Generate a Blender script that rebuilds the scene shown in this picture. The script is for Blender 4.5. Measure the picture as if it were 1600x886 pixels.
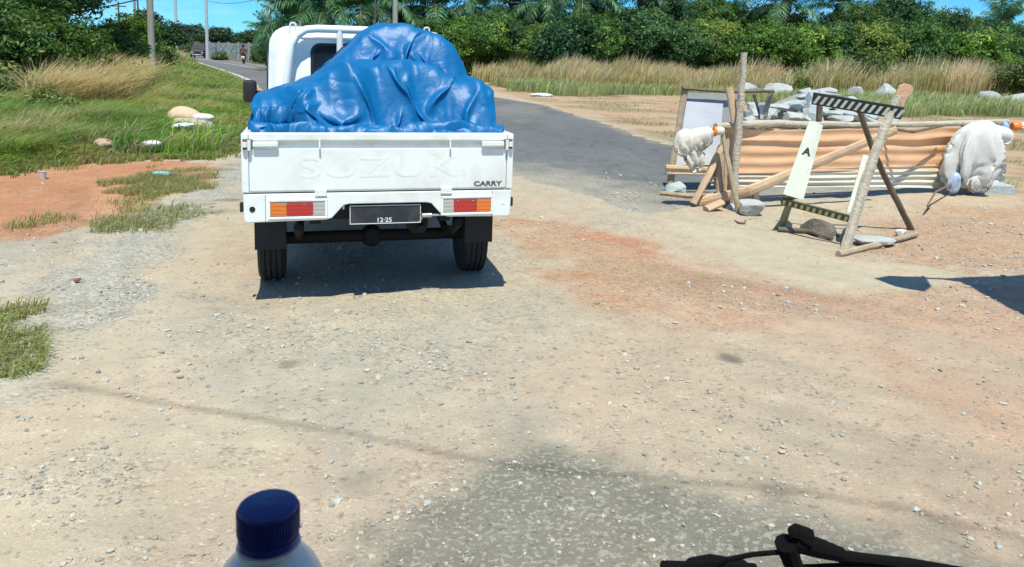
import bpy, bmesh, math, random
import numpy as np
from mathutils import Vector, Matrix
R = math.radians
random.seed(7); rng = np.random.default_rng(7)
S = bpy.context.scene
for o in list(bpy.data.objects): bpy.data.objects.remove(o)
COL = S.collection

# ---------------------------------------------------------------- camera, sky, sun, exposure
CAM_H, F, PITCH, ROLL, CY = 1.65, 1200.0, 8.0, 1.6, 252.6
cd = bpy.data.cameras.new('camera'); cam = bpy.data.objects.new('camera', cd); COL.objects.link(cam)
CM = Matrix.Rotation(R(90-PITCH), 3, 'X') @ Matrix.Rotation(R(ROLL), 3, 'Z')
cam.matrix_world = Matrix.Translation((0, 0, CAM_H)) @ CM.to_4x4()
cd.sensor_width = 36; cd.lens = F/1600*36; cd.shift_y = -(443-CY)/1600
cd.clip_start = 0.05; cd.clip_end = 3000
cd.dof.use_dof = True; cd.dof.focus_distance = 7.0; cd.dof.aperture_fstop = 24
S.camera = cam
SUN_EL, SUN_AZ = 66.5, 6.0            # azimuth: degrees to the right of straight behind the camera
w = bpy.data.worlds.new('World'); S.world = w; w.use_nodes = True
nt = w.node_tree; nt.nodes.clear()
sky = nt.nodes.new('ShaderNodeTexSky'); sky.sky_type = 'NISHITA'; sky.sun_disc = False
sdir = Vector((math.sin(R(SUN_AZ))*math.cos(R(SUN_EL)), -math.cos(R(SUN_AZ))*math.cos(R(SUN_EL)), math.sin(R(SUN_EL))))
sky.sun_elevation = R(SUN_EL); sky.sun_rotation = math.atan2(sdir.x, sdir.y)
sky.air_density = 1.0; sky.dust_density = 0.0; sky.ozone_density = 7.0; sky.altitude = 300
hs = nt.nodes.new('ShaderNodeHueSaturation'); hs.inputs['Saturation'].default_value = 1.12
tc = nt.nodes.new('ShaderNodeTexCoord'); mp = nt.nodes.new('ShaderNodeMapping'); mp.inputs['Scale'].default_value = (2, 2, 9)
cn = nt.nodes.new('ShaderNodeTexNoise'); cn.inputs['Scale'].default_value = 2.2; cn.inputs['Detail'].default_value = 7; cn.inputs['Roughness'].default_value = .6
cr = nt.nodes.new('ShaderNodeValToRGB'); cr.color_ramp.elements[0].position = .52; cr.color_ramp.elements[1].position = .80
cr.color_ramp.elements[1].color = (.42, .42, .42, 1)
cm = nt.nodes.new('ShaderNodeMixRGB'); cm.inputs['Color2'].default_value = (7.5, 8.2, 8.8, 1)
bg = nt.nodes.new('ShaderNodeBackground'); bg.inputs['Strength'].default_value = 0.115
ow = nt.nodes.new('ShaderNodeOutputWorld')
L = nt.links.new
sx = nt.nodes.new('ShaderNodeSeparateXYZ'); L(tc.outputs['Generated'], sx.inputs[0])
hr = nt.nodes.new('ShaderNodeMapRange'); hr.inputs[1].default_value = 0.0; hr.inputs[2].default_value = .30; hr.interpolation_type = 'SMOOTHSTEP'; L(sx.outputs['Z'], hr.inputs[0])
ht = nt.nodes.new('ShaderNodeMixRGB'); ht.inputs['Color1'].default_value = (.36, .74, 1.05, 1); ht.inputs['Color2'].default_value = (.95, 1, 1, 1); L(hr.outputs[0], ht.inputs['Fac'])
hm_ = nt.nodes.new('ShaderNodeMixRGB'); hm_.blend_type = 'MULTIPLY'; hm_.inputs['Fac'].default_value = 1; L(sky.outputs[0], hm_.inputs['Color1']); L(ht.outputs[0], hm_.inputs['Color2'])
L(hm_.outputs[0], hs.inputs['Color']); L(tc.outputs['Generated'], mp.inputs['Vector']); L(mp.outputs[0], cn.inputs['Vector'])
L(cn.outputs['Fac'], cr.inputs[0]); L(cr.outputs[0], cm.inputs['Fac']); L(hs.outputs[0], cm.inputs['Color1'])
L(cm.outputs[0], bg.inputs['Color']); L(bg.outputs[0], ow.inputs['Surface'])
sl = bpy.data.lights.new('sun', 'SUN'); sl.energy = 4.0; sl.angle = R(.53); sl.color = (1, .975, .88)
so = bpy.data.objects.new('sun', sl); COL.objects.link(so)
so.rotation_euler = sdir.to_track_quat('Z', 'Y').to_euler()
S.view_settings.view_transform = 'Standard'; S.view_settings.look = 'None'
S.view_settings.exposure = 0.46; S.view_settings.gamma = 1.0; S.view_settings.use_curve_mapping = False
S.cycles.max_bounces = 8; S.cycles.transparent_max_bounces = 8

# ---------------------------------------------------------------- picture point -> world point
def ray(px, py): return CM @ Vector(((px-800)/F, -(py-CY)/F, -1))
def G(px, py, z=0.0):
    r = ray(px, py); t = (z-CAM_H)/r.z
    return Vector((r.x*t, r.y*t, z))
def P(px, py, d):
    r = ray(px, py); t = d/r.y
    return Vector((r.x*t, d, CAM_H + r.z*t))

# ---------------------------------------------------------------- noise
_T = np.random.default_rng(3).random((256, 256))
def vn(x, y, s=0):
    x = np.asarray(x, float)+s*17.31; y = np.asarray(y, float)+s*9.77
    ix = np.floor(x).astype(int); iy = np.floor(y).astype(int); fx = x-ix; fy = y-iy
    fx = fx*fx*(3-2*fx); fy = fy*fy*(3-2*fy)
    a = _T[ix & 255, iy & 255]; b = _T[(ix+1) & 255, iy & 255]; c = _T[ix & 255, (iy+1) & 255]; d = _T[(ix+1) & 255, (iy+1) & 255]
    return (a*(1-fx)+b*fx)*(1-fy)+(c*(1-fx)+d*fx)*fy
def fbm(x, y, s=0, o=4):
    v = 0; a = .5; t = 0
    for i in range(o):
        v = v+a*vn(x*2**i, y*2**i, s+i*3); t += a; a *= .5
    return v/t
def sstep(a, b, x):
    t = np.clip((x-a)/(b-a), 0, 1); return t*t*(3-2*t)
def sdf(x, y, poly):                                   # signed distance, negative inside
    x = np.asarray(x, float); y = np.asarray(y, float)
    d = np.full(x.shape, 1e9); ins = np.zeros(x.shape, bool); n = len(poly)
    for i in range(n):
        ax, ay = poly[i][0], poly[i][1]; bx, by = poly[(i+1) % n][0], poly[(i+1) % n][1]
        ex, ey = bx-ax, by-ay; l2 = ex*ex+ey*ey+1e-12
        t = np.clip(((x-ax)*ex+(y-ay)*ey)/l2, 0, 1)
        d = np.minimum(d, np.hypot(x-ax-t*ex, y-ay-t*ey))
        c = ((ay > y) != (by > y)) & (x < (bx-ax)*(y-ay)/((by-ay) if abs(by-ay) > 1e-9 else 1e-9)+ax)
        ins ^= c
    return np.where(ins, -d, d)

# ---------------------------------------------------------------- materials
def mat(name, col, rough=.6, var=.12, vs=6, bump=.15, bs=40, metal=0, spec=.5, dirt=None, da=.3, dscale=3, coat=0, emit=None, trans=0, stretch=None):
    m = bpy.data.materials.new(name); m.use_nodes = True; t = m.node_tree; b = t.nodes['Principled BSDF']
    n = t.nodes.new; K = t.links.new
    co = n('ShaderNodeTexCoord'); vec = co.outputs['Object']
    if stretch:
        q = n('ShaderNodeMapping'); q.inputs['Scale'].default_value = stretch; K(vec, q.inputs['Vector']); vec = q.outputs[0]
    a = n('ShaderNodeTexNoise'); a.inputs['Scale'].default_value = vs; a.inputs['Detail'].default_value = 6; K(vec, a.inputs['Vector'])
    r = n('ShaderNodeMapRange'); r.inputs[1].default_value = .25; r.inputs[2].default_value = .75
    r.inputs[3].default_value = 1-var; r.inputs[4].default_value = 1+var; K(a.outputs['Fac'], r.inputs[0])
    mx = n('ShaderNodeVectorMath'); mx.operation = 'SCALE'; mx.inputs[0].default_value = col; K(r.outputs[0], mx.inputs['Scale'])
    out = mx.outputs[0]
    if dirt:
        e = n('ShaderNodeTexNoise'); e.inputs['Scale'].default_value = dscale; e.inputs['Detail'].default_value = 9; e.inputs['Roughness'].default_value = .65; K(vec, e.inputs['Vector'])
        er = n('ShaderNodeMapRange'); er.inputs[1].default_value = .48; er.inputs[2].default_value = .72; er.inputs[4].default_value = da; K(e.outputs['Fac'], er.inputs[0])
        mi = n('ShaderNodeMix'); mi.data_type = 'RGBA'; mi.inputs[7].default_value = (*dirt, 1); K(er.outputs[0], mi.inputs[0]); K(out, mi.inputs[6]); out = mi.outputs[2]
    K(out, b.inputs['Base Color'])
    b.inputs['Roughness'].default_value = rough; b.inputs['Metallic'].default_value = metal
    b.inputs['Specular IOR Level'].default_value = spec; b.inputs['Coat Weight'].default_value = coat; b.inputs['Coat Roughness'].default_value = .12
    if trans: b.inputs['Transmission Weight'].default_value = trans
    if bump:
        f = n('ShaderNodeTexNoise'); f.inputs['Scale'].default_value = bs; f.inputs['Detail'].default_value = 5; K(vec, f.inputs['Vector'])
        bu = n('ShaderNodeBump'); bu.inputs['Strength'].default_value = bump; bu.inputs['Distance'].default_value = .02; K(f.outputs['Fac'], bu.inputs['Height']); K(bu.outputs[0], b.inputs['Normal'])
    return m
def leafmat(name, transl=.3, rough=.5):
    m = bpy.data.materials.new(name); m.use_nodes = True; t = m.node_tree; b = t.nodes['Principled BSDF']; n = t.nodes.new; K = t.links.new
    a = n('ShaderNodeAttribute'); a.attribute_name = 'Col'; K(a.outputs['Color'], b.inputs['Base Color']); b.inputs['Roughness'].default_value = rough
    b.inputs['Specular IOR Level'].default_value = .35
    tr = n('ShaderNodeBsdfTranslucent'); g = n('ShaderNodeHueSaturation'); g.inputs['Value'].default_value = 1.3; g.inputs['Hue'].default_value = .485
    K(a.outputs['Color'], g.inputs['Color']); K(g.outputs[0], tr.inputs['Color'])
    mi = n('ShaderNodeMixShader'); mi.inputs[0].default_value = transl; K(b.outputs[0], mi.inputs[1]); K(tr.outputs[0], mi.inputs[2]); K(mi.outputs[0], t.nodes['Material Output'].inputs['Surface'])
    return m

# ---------------------------------------------------------------- mesh helpers
def fast_mesh(name, v, faces, col=None, smooth=False, extra=None):
    """faces: list of int arrays (n,k)"""
    me = bpy.data.meshes.new(name); v = np.asarray(v, np.float32)
    me.vertices.add(len(v)); me.vertices.foreach_set('co', v.ravel())
    idx = np.concatenate([f.ravel() for f in faces]).astype(np.int32)
    cnt = np.concatenate([np.full(len(f), f.shape[1]) for f in faces]).astype(np.int32)
    st = np.concatenate([[0], np.cumsum(cnt)[:-1]]).astype(np.int32)
    me.loops.add(len(idx)); me.loops.foreach_set('vertex_index', idx)
    me.polygons.add(len(cnt)); me.polygons.foreach_set('loop_start', st); me.polygons.foreach_set('loop_total', cnt)
    me.polygons.foreach_set('use_smooth', np.full(len(cnt), smooth))
    me.update(calc_edges=True); me.validate()
    if col is not None:
        a = me.attributes.new('Col', 'FLOAT_COLOR', 'POINT')
        c = np.ones((len(v), 4), np.float32); c[:, :3] = col; a.data.foreach_set('color', c.ravel())
    if extra:
        for k, val in extra.items():
            a = me.attributes.new(k, 'FLOAT', 'POINT'); a.data.foreach_set('value', np.asarray(val, np.float32))
    return me
def tag(o, label=None, cat=None, group=None, kind=None):
    if label: o['label'] = label
    if cat: o['category'] = cat
    if group: o['group'] = group
    if kind: o['kind'] = kind
    return o
def link(name, me, m=None, parent=None, loc=None):
    o = bpy.data.objects.new(name, me); COL.objects.link(o)
    if m and me: me.materials.append(m)
    if parent: o.parent = parent
    if loc is not None: o.location = loc
    return o
def empty(name, loc=(0, 0, 0), rz=0, label=None, cat=None, group=None):
    o = bpy.data.objects.new(name, None); COL.objects.link(o); o.location = loc; o.rotation_euler = (0, 0, rz)
    o.empty_display_size = .1
    return tag(o, label, cat, group)
class MB:
    """collects shapes into one bmesh; origin is subtracted"""
    def __init__(s, org=(0, 0, 0)): s.bm = bmesh.new(); s.o = Vector(org)
    def box(s, lo, hi, bev=0, M=None):
        lo = Vector(lo); hi = Vector(hi); r = bmesh.ops.create_cube(s.bm, size=1)
        vs = r['verts']; c = (lo+hi)/2; d = hi-lo
        for v in vs: v.co = Vector((v.co.x*d.x, v.co.y*d.y, v.co.z*d.z))+c
        if bev:
            es = list({e for v in vs for e in v.link_edges})
            rr = bmesh.ops.bevel(s.bm, geom=es, offset=bev, segments=2, affect='EDGES', profile=.5, clamp_overlap=True)
            vs = list({v for f in rr['faces'] for v in f.verts} | {v for v in vs if v.is_valid})
        if M:
            for v in vs: v.co = M @ v.co
        for v in vs: v.co -= s.o
        return s
    def prism(s, pts, y0, y1, bev=0):                  # polygon in x,z extruded along y
        a = [s.bm.verts.new(Vector((x, y0, z))-s.o) for x, z in pts]; b = [s.bm.verts.new(Vector((x, y1, z))-s.o) for x, z in pts]
        n = len(pts); fs = [s.bm.faces.new(a), s.bm.faces.new(b[::-1])]
        for i in range(n): fs.append(s.bm.faces.new([a[i], b[i], b[(i+1) % n], a[(i+1) % n]]))
        bmesh.ops.recalc_face_normals(s.bm, faces=fs)
        if bev:
            es = list({e for e in fs[0].edges} | {e for e in fs[1].edges})
            bmesh.ops.bevel(s.bm, geom=es, offset=bev, segments=2, affect='EDGES', profile=.5, clamp_overlap=True)
        return s
    def tube(s, pts, r, n=8, jit=0, seg=0, flat=None, seed=0, cap=True):
        """tube along pts; r number or list; seg subdivides; flat=(w,h) ratio of rectangle-like section"""
        pts = [Vector(p) for p in pts]; rs = list(r) if hasattr(r, '__len__') else [r]*len(pts)
        if seg:
            q = []; rq = []
            for i in range(len(pts)-1):
                for k in range(seg):
                    t = k/seg; q.append(pts[i].lerp(pts[i+1], t)); rq.append(rs[i]*(1-t)+rs[i+1]*t)
            q.append(pts[-1]); rq.append(rs[-1]); pts, rs = q, rq
        rg = random.Random(seed*31+5); rings = []
        up = Vector((0, 0, 1)); T0 = (pts[-1]-pts[0]).normalized()
        if abs(T0.dot(up)) > .9: up = Vector((0, 1, 0))
        drift = Vector((0, 0, 0))
        for i, p in enumerate(pts):
            T = (pts[min(i+1, len(pts)-1)]-pts[max(i-1, 0)]).normalized()
            X = T.cross(up); X = X.normalized() if X.length > 1e-6 else Vector((1, 0, 0)); Y = X.cross(T).normalized()
            if jit and 0 < i < len(pts)-1: drift = drift*.6+Vector((rg.gauss(0, 1), rg.gauss(0, 1), rg.gauss(0, 1)))*jit*rs[i]*.5
            ring = []
            for k in range(n):
                a = 2*math.pi*k/n + (math.pi/4 if flat else 0); rr = rs[i]*(1+(rg.uniform(-jit, jit)*.5 if jit else 0))
                cx, cy = math.cos(a)*rr, math.sin(a)*rr
                if flat: cx *= flat[0]*1.414; cy *= flat[1]*1.414
                ring.append(s.bm.verts.new(p+drift+X*cx+Y*cy-s.o))
            rings.append(ring)
        fs = []
        for i in range(len(rings)-1):
            for k in range(n):
                fs.append(s.bm.faces.new([rings[i][k], rings[i][(k+1) % n], rings[i+1][(k+1) % n], rings[i+1][k]]))
        if cap: fs.append(s.bm.faces.new(rings[0][::-1])); fs.append(s.bm.faces.new(rings[-1]))
        bmesh.ops.recalc_face_normals(s.bm, faces=fs)
        return s
    def lathe(s, prof, c, axis='x', n=40):             # prof: list of (radius, along)
        c = Vector(c); rings = []
        for r, h in prof:
            ring = []
            for k in range(n):
                a = 2*math.pi*k/n; u, v = math.cos(a)*r, math.sin(a)*r
                ring.append(s.bm.verts.new((c+(Vector((h, u, v)) if axis == 'x' else Vector((u, v, h)) if axis == 'z' else Vector((u, h, v))))-s.o))
            rings.append(ring)
        fs = []
        for i in range(len(rings)-1):
            for k in range(n): fs.append(s.bm.faces.new([rings[i][k], rings[i][(k+1) % n], rings[i+1][(k+1) % n], rings[i+1][k]]))
        if prof[0][0] > 1e-4: fs.append(s.bm.faces.new(rings[0]))
        if prof[-1][0] > 1e-4: fs.append(s.bm.faces.new(rings[-1]))
        bmesh.ops.recalc_face_normals(s.bm, faces=fs)
        return s
    def face(s, pts): s.bm.faces.new([s.bm.verts.new(Vector(p)-s.o) for p in pts]); return s
    def build(s, name, m, parent=None, smooth=False, loc=None):
        me = bpy.data.meshes.new(name); bmesh.ops.remove_doubles(s.bm, verts=s.bm.verts, dist=1e-6)
        s.bm.to_mesh(me); s.bm.free()
        if smooth:
            me.polygons.foreach_set('use_smooth', [True]*len(me.polygons)); me.set_sharp_from_angle(angle=R(38))
        return link(name, me, m, parent, loc)
def text(name, body, size, m, parent, loc, rot=(math.pi/2, 0, 0), ext=.002, sx=1, bev=0, shear=0, off=0, space=1):
    c = bpy.data.curves.new('t', 'FONT'); c.body = body; c.size = size; c.extrude = ext; c.align_x = 'CENTER'; c.align_y = 'CENTER'
    c.bevel_depth = bev; c.shear = shear; c.offset = off; c.space_character = space
    o = bpy.data.objects.new('t', c); COL.objects.link(o); dg = bpy.context.evaluated_depsgraph_get(); dg.update()
    me = bpy.data.meshes.new_from_object(o.evaluated_get(dg)); bpy.data.objects.remove(o)
    me.materials.clear(); r = link(name, me, m, parent); r.location = loc; r.rotation_euler = rot; r.scale = (sx, 1, 1)
    return r
def cpy(root, loc=None, rz=None, label=None, sc=None):
    r = root.copy(); COL.objects.link(r)
    if loc is not None: r.location = loc
    if rz is not None: r.rotation_euler = (0, 0, rz)
    if sc is not None: r.scale = sc
    if label: r['label'] = label
    for ch in [c for c in bpy.data.objects if c.parent == root]:
        c = ch.copy(); COL.objects.link(c); c.parent = r
        for g in [q for q in bpy.data.objects if q.parent == ch]:
            d = g.copy(); COL.objects.link(d); d.parent = c
    return r
def ico(sub):
    bm = bmesh.new(); bmesh.ops.create_icosphere(bm, subdivisions=sub, radius=1)
    v = np.array([x.co[:] for x in bm.verts]); f = np.array([[q.index for q in p.verts] for p in bm.faces]); bm.free(); return v, f
def rock_mesh(name, size, seed, rough=.25, flatb=True, sub=3, cuts=9):
    v, f = ico(sub); g = np.random.default_rng(seed); v = np.sign(v)*np.abs(v)**.62; v /= np.abs(v).max()
    for _ in range(cuts):                              # planar chips
        n = g.normal(size=3); n /= np.linalg.norm(n); h = g.uniform(.50, .92)
        d = v@n; k = d > h; v[k] -= np.outer((d[k]-h), n)
    v += (np.stack([fbm(v[:, 0]*3+9, v[:, 1]*3+v[:, 2]*2, seed+i) for i in range(3)], 1)-.5)*rough*.16
    v *= np.array(size)/2
    if flatb: v[:, 2] = np.maximum(v[:, 2], -size[2]*.28)+size[2]*.25
    return fast_mesh(name, v, [f])
# ================================================================ THE SETTING: ground, road
def poly(pts): return [tuple(G(x, y)[:2]) for x, y in pts]
ROAD_L = [(-95, 128), (-62, 116), (-40, 97), (-26.8, 66), (-20.5, 53.5), (-15.4, 42.6), (-11.9, 35), (-8.9, 27), (-6.3, 20), (-4.7, 15), (-3.7, 11.6)]
ROAD_N = [(-1.6, 10.6), tuple(G(805, 279)[:2]), tuple(G(870, 300)[:2]), tuple(G(935, 322)[:2]), tuple(G(1010, 341)[:2]), tuple(G(1110, 331)[:2]), tuple(G(1250, 318)[:2]), tuple(G(1400, 305)[:2]), tuple(G(1475, 300)[:2])]
ROAD_R = [tuple(G(1470, 262)[:2]), tuple(G(1200, 252)[:2]), tuple(G(1050, 225)[:2]), tuple(G(940, 190)[:2]), tuple(G(860, 165)[:2]), (-.9, 30), (-4.6, 37.5), (-10, 46.5), (-16.5, 57.5), (-24.5, 71), (-31, 83), (-42, 106), (-62, 127), (-95, 140)]
ROAD = ROAD_L+ROAD_N+ROAD_R
def axis(a, b, d0, g, lim):
    mid = list(np.arange(a, b, d0)); up = []; x = b; d = d0
    while x < lim: up.append(x); d *= g; x += d
    lo = []; x = a-d0; d = d0
    while x > -lim: lo.append(x); d *= g; x -= d
    return np.array(lo[::-1]+mid+up)
gx = axis(-6.6, 6.6, .036, 1.055, 1500)
ys = [-60, -30, -12, -5, -2, 0, 1, 1.6]; y = 2.0
while y < 1600: ys.append(y); y += max(.024, .0062*y) if y < 40 else .02*y
gy = np.array(ys)
GX, GY = np.meshgrid(gx, gy, indexing='xy')
def lin(c): c = np.array(c, float)/255; return np.where(c < .04, c/12.92, ((c+.055)/1.055)**2.4)
Z_ORANGE = poly([(-500, 262), (0, 268), (120, 256), (250, 252), (330, 256), (340, 285), (250, 312), (160, 345), (60, 372), (-500, 420)])
Z_GRAVL = poly([(-60, 640), (-30, 520), (60, 455), (150, 380), (220, 335), (320, 268), (410, 245), (400, 285), (290, 370), (200, 460), (120, 560), (60, 640)])
Z_GREY = poly([(220, 500), (330, 440), (480, 470), (640, 470), (860, 450), (910, 530), (800, 620), (600, 640), (420, 600), (250, 560)])
Z_PINK = poly([(800, 350), (900, 360), (1060, 400), (1280, 450), (1420, 440), (1700, 440), (1700, 560), (1400, 530), (1150, 500), (960, 490), (860, 440)])
Z_PINK2 = poly([(1290, 375), (1440, 330), (1800, 300), (1800, 430), (1500, 430), (1350, 410)])
Z_PINK3 = poly([(1440, 560), (1560, 600), (1750, 680), (1750, 760), (1560, 690), (1430, 610)])
Z_SLAB = poly([(1030, 345), (1120, 355), (1230, 365), (1310, 402), (1500, 428), (1480, 445), (1290, 462), (1150, 415)])
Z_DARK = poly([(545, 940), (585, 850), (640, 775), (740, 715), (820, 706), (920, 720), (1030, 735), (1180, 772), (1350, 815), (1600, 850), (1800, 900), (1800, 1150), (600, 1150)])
Z_SAND = poly([(740, 128), (800, 140), (870, 150), (1060, 148), (1200, 165), (1400, 180), (1900, 182), (2400, 250), (1800, 330), (1500, 300), (1050, 226), (860, 166), (776, 144)])
VERGE = [(-60, 8.3), tuple(G(-60, 285)[:2]), tuple(G(20, 274)[:2]), tuple(G(90, 262)[:2]), tuple(G(160, 258)[:2]), tuple(G(250, 252)[:2]), tuple(G(330, 250)[:2]), tuple(G(378, 238)[:2])]+[(x-.1, y) for x, y in ROAD_L[::-1]]+[(-300, 200), (-300, 8)]
Z_CREAM = poly([(240, 400), (380, 260), (420, 330), (400, 450), (300, 560), (180, 700), (-100, 900), (-200, 760), (60, 640), (170, 540)])
FIELD = [tuple(G(x, y)[:2]) for x, y in [(730, 112), (760, 132), (800, 142), (870, 151), (1060, 149), (1200, 163), (1400, 181), (1700, 186)]]+[(90, 20), (300, 60), (300, 300), (-120, 300), (-95, 141), (-62, 128), (-42, 107), (-31, 84), (-24.5, 72), (-16.5, 58.5), (-10, 47.5), (-4.6, 38.5)]
PATCH = [poly([(170, 285), (250, 266), (330, 262), (320, 290), (250, 308), (180, 300)]), poly([(150, 352), (230, 335), (330, 318), (330, 330), (240, 352), (160, 364)]),
         poly([(-80, 500), (20, 475), (60, 500), (40, 560), (-80, 590)])]
def ground_cols(x, y):
    n1 = fbm(x*.55, y*.55, 1, 5); n2 = fbm(x*2.2, y*2.2, 5, 5); n3 = fbm(x*7, y*7, 9, 4); n4 = fbm(x*20, y*20, 12, 3)
    c = np.empty(x.shape+(3,)); grav = .16+.5*sstep(.47, .66, n2)*sstep(.4, .6, n1)
    cream = np.array((.47, .41, .30)); grey = np.array((.40, .385, .325)); tan = np.array((.48, .34, .22)); org = np.array((.48, .235, .125)); peach = np.array((.505, .39, .28))
    c[:] = cream
    def mixc(m, k): c[:] = c*(1-m[..., None])+np.asarray(k)*m[..., None]
    def zone(pz, soft, amp): return 1-sstep(-soft, soft, sdf(x, y, pz)+(n2-.5)*amp+(n3-.5)*amp*.5)
    mixc(sstep(.5, .68, n1)*.5, grey); mixc(sstep(.5, .66, fbm(x*.8+5, y*.5, 21, 4))*.55, peach)
    z = zone(Z_CREAM, .35, 1.2); mixc(z*.6, (.50, .42, .30)); grav = grav*(1-.6*z)
    z = zone(Z_GREY, .6, 1.6); mixc(z*.55, (.38, .37, .31)); grav = np.maximum(grav, z*.6*sstep(.4, .6, n2))
    z = zone(Z_GRAVL, .22, .8); mixc(z*.7, (.37, .375, .33)); grav = np.maximum(grav, z)
    z = zone(Z_PINK, .4, 1.1); mixc(z*.75, tan*np.array((.97, .88, .82))); grav = np.maximum(grav, z*.6)
    st = sstep(.53, .7, fbm(x*.9-y*.5, y*3.2+x*1.4, 31, 4)); mixc(z*st*.9, (.47, .25, .145))
    z = zone(Z_PINK2, .4, 1.0); mixc(z*.75, (.46, .30, .19)); grav = np.maximum(grav, z*.7)
    z = zone(Z_PINK3, .2, .6); mixc(z*.6, (.47, .27, .16))
    right = sstep(.6, 2.5, x)*(1-sstep(5.2, 5.8, y)); mixc(right*.6, (.475, .35, .25)); grav = grav*(1-.35*right)
    z = zone(Z_SLAB, .08, .35); mixc(z*.9, (.50, .455, .325)); grav = grav*(1-.85*z)
    z = zone(Z_ORANGE, .1, .45); o2 = sstep(-5.0, -3.2, x)
    mixc(z, org); mixc(z*o2*.75, (.47, .32, .21)); mixc(z*sstep(.5, .7, n2)*.5, (.52, .30, .16)); grav = np.where(z > .5, np.maximum(.25, .8*o2), grav)
    z = zone(Z_SAND, .3, .8); mixc(z, (.47, .36, .235)); mixc(z*sstep(.5, .65, n2)*.7, (.46, .255, .15)); mixc(z*sstep(.52, .62, fbm(x*.4, y*.9, 44, 4))*.6, (.25, .23, .12))
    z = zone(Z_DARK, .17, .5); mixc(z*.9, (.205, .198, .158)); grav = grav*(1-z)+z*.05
    ct_, st_ = math.cos(.62), math.sin(.62); ua, va = x*ct_-y*st_, x*st_+y*ct_; sk = fbm(ua*.35+4, va*3.6, 57, 4); kx = sstep(.0, 1.5, x)*(1-sstep(5.5, 7, y))
    c *= 1+((sk-.5)*.55*kx)[..., None]; mixc(kx*sstep(.52, .66, sk)*.3, (.47, .30, .20))
    ub, vb = x*math.cos(-.45)-y*math.sin(-.45), x*math.sin(-.45)+y*math.cos(-.45); sk2 = fbm(ub*3.0+4, vb*.4, 58, 4); kl = (1-sstep(-1.6, -.2, x))*(1-sstep(8, 10, y)); c *= 1+((sk2-.5)*.4*kl)[..., None]
    # thin dark line: windscreen reflection painted into the ground colour; also dark spots
    def line(pts, wd, a):
        d = np.full(x.shape, 9.)
        for (ax, ay), (bx, by) in zip(pts[:-1], pts[1:]):
            ex, ey = bx-ax, by-ay; t = np.clip(((x-ax)*ex+(y-ay)*ey)/(ex*ex+ey*ey), 0, 1); d = np.minimum(d, np.hypot(x-ax-t*ex, y-ay-t*ey))
        return (1-sstep(wd*.4, wd, d+(n3-.5)*.02))*a
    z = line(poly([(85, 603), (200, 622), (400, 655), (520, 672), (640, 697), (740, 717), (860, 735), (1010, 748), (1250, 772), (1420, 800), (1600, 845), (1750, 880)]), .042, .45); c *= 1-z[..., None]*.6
    for px, py, rr, a in ((1135, 560, .075, .75), (452, 572, .055, .5), (1150, 566, .04, .6)):
        q = G(px, py); d = np.hypot(x-q.x, (y-q.y)*.8)+(n3-.5)*.07; z = (1-sstep(rr*.6, rr*1.15, d))*a; mixc(z, (.13, .12, .09))
    # soil under the grass
    z = 1-sstep(-.15, .1, sdf(x, y, VERGE)+(n2-.5)*.7+(n3-.5)*.3); gn = fbm(x*.7, y*.7, 51, 4)
    mixc(z, (.085, .125, .03)); mixc(z*sstep(.45, .65, gn)*.6, (.17, .15, .07))
    z2 = 1-sstep(-.5, .5, sdf(x, y, FIELD)+(n1-.5)*3); mixc(z2, (.13, .13, .05)); grav = grav*(1-np.maximum(z, z2))
    for pz in PATCH:
        z = zone(pz, .2, 1.3); mixc(z*.55, (.15, .16, .06))
    far = sstep(120, 200, np.hypot(x, y)); mixc(far, (.05, .08, .025))
    c *= (1+(n3-.5)*.22+(n4-.5)*.16)[..., None]
    return np.clip(c*np.array((.885, .865, .825)), .01, .9), np.clip(grav, 0, 1)
sdR = sdf(GX, GY, ROAD)
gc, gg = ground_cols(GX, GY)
near = 1-sstep(16, 30, GY)
gz = ((fbm(GX*1.3, GY*1.3, 60, 3)-.5)*.035+(fbm(GX*6, GY*6, 61, 4)-.5)*.022*(.5+gg))*near
inside = 1-sstep(-.42, -.10, sdR+(fbm(GX*2.3, GY*2.3, 63, 4)-.5)*.5*near)
ROADZ = .012
gz = gz*(1-inside)-.05*inside + (.004+.022*(1-sstep(.2, .9, sdR)))*(1-inside)
vz = 1-sstep(-1.5, .6, sdf(GX, GY, VERGE)); gz = gz+vz*.05*sstep(10, 14, GY)
def grid_faces(nx, ny):
    i = np.arange(nx-1); j = np.arange(ny-1); I, J = np.meshgrid(i, j); a = (J*nx+I).ravel(); return np.stack([a, a+1, a+nx+1, a+nx], 1)
V = np.stack([GX.ravel(), GY.ravel(), gz.ravel()], 1)
gm = fast_mesh('ground', V, [grid_faces(len(gx), len(gy))], gc.reshape(-1, 3), True, {'grav': gg.ravel(), 'speck': (1-sstep(-.13, .13, sdf(GX, GY, Z_DARK)+(fbm(GX*2.2, GY*2.2, 5, 5)-.5)*.35)).ravel()})
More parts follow.
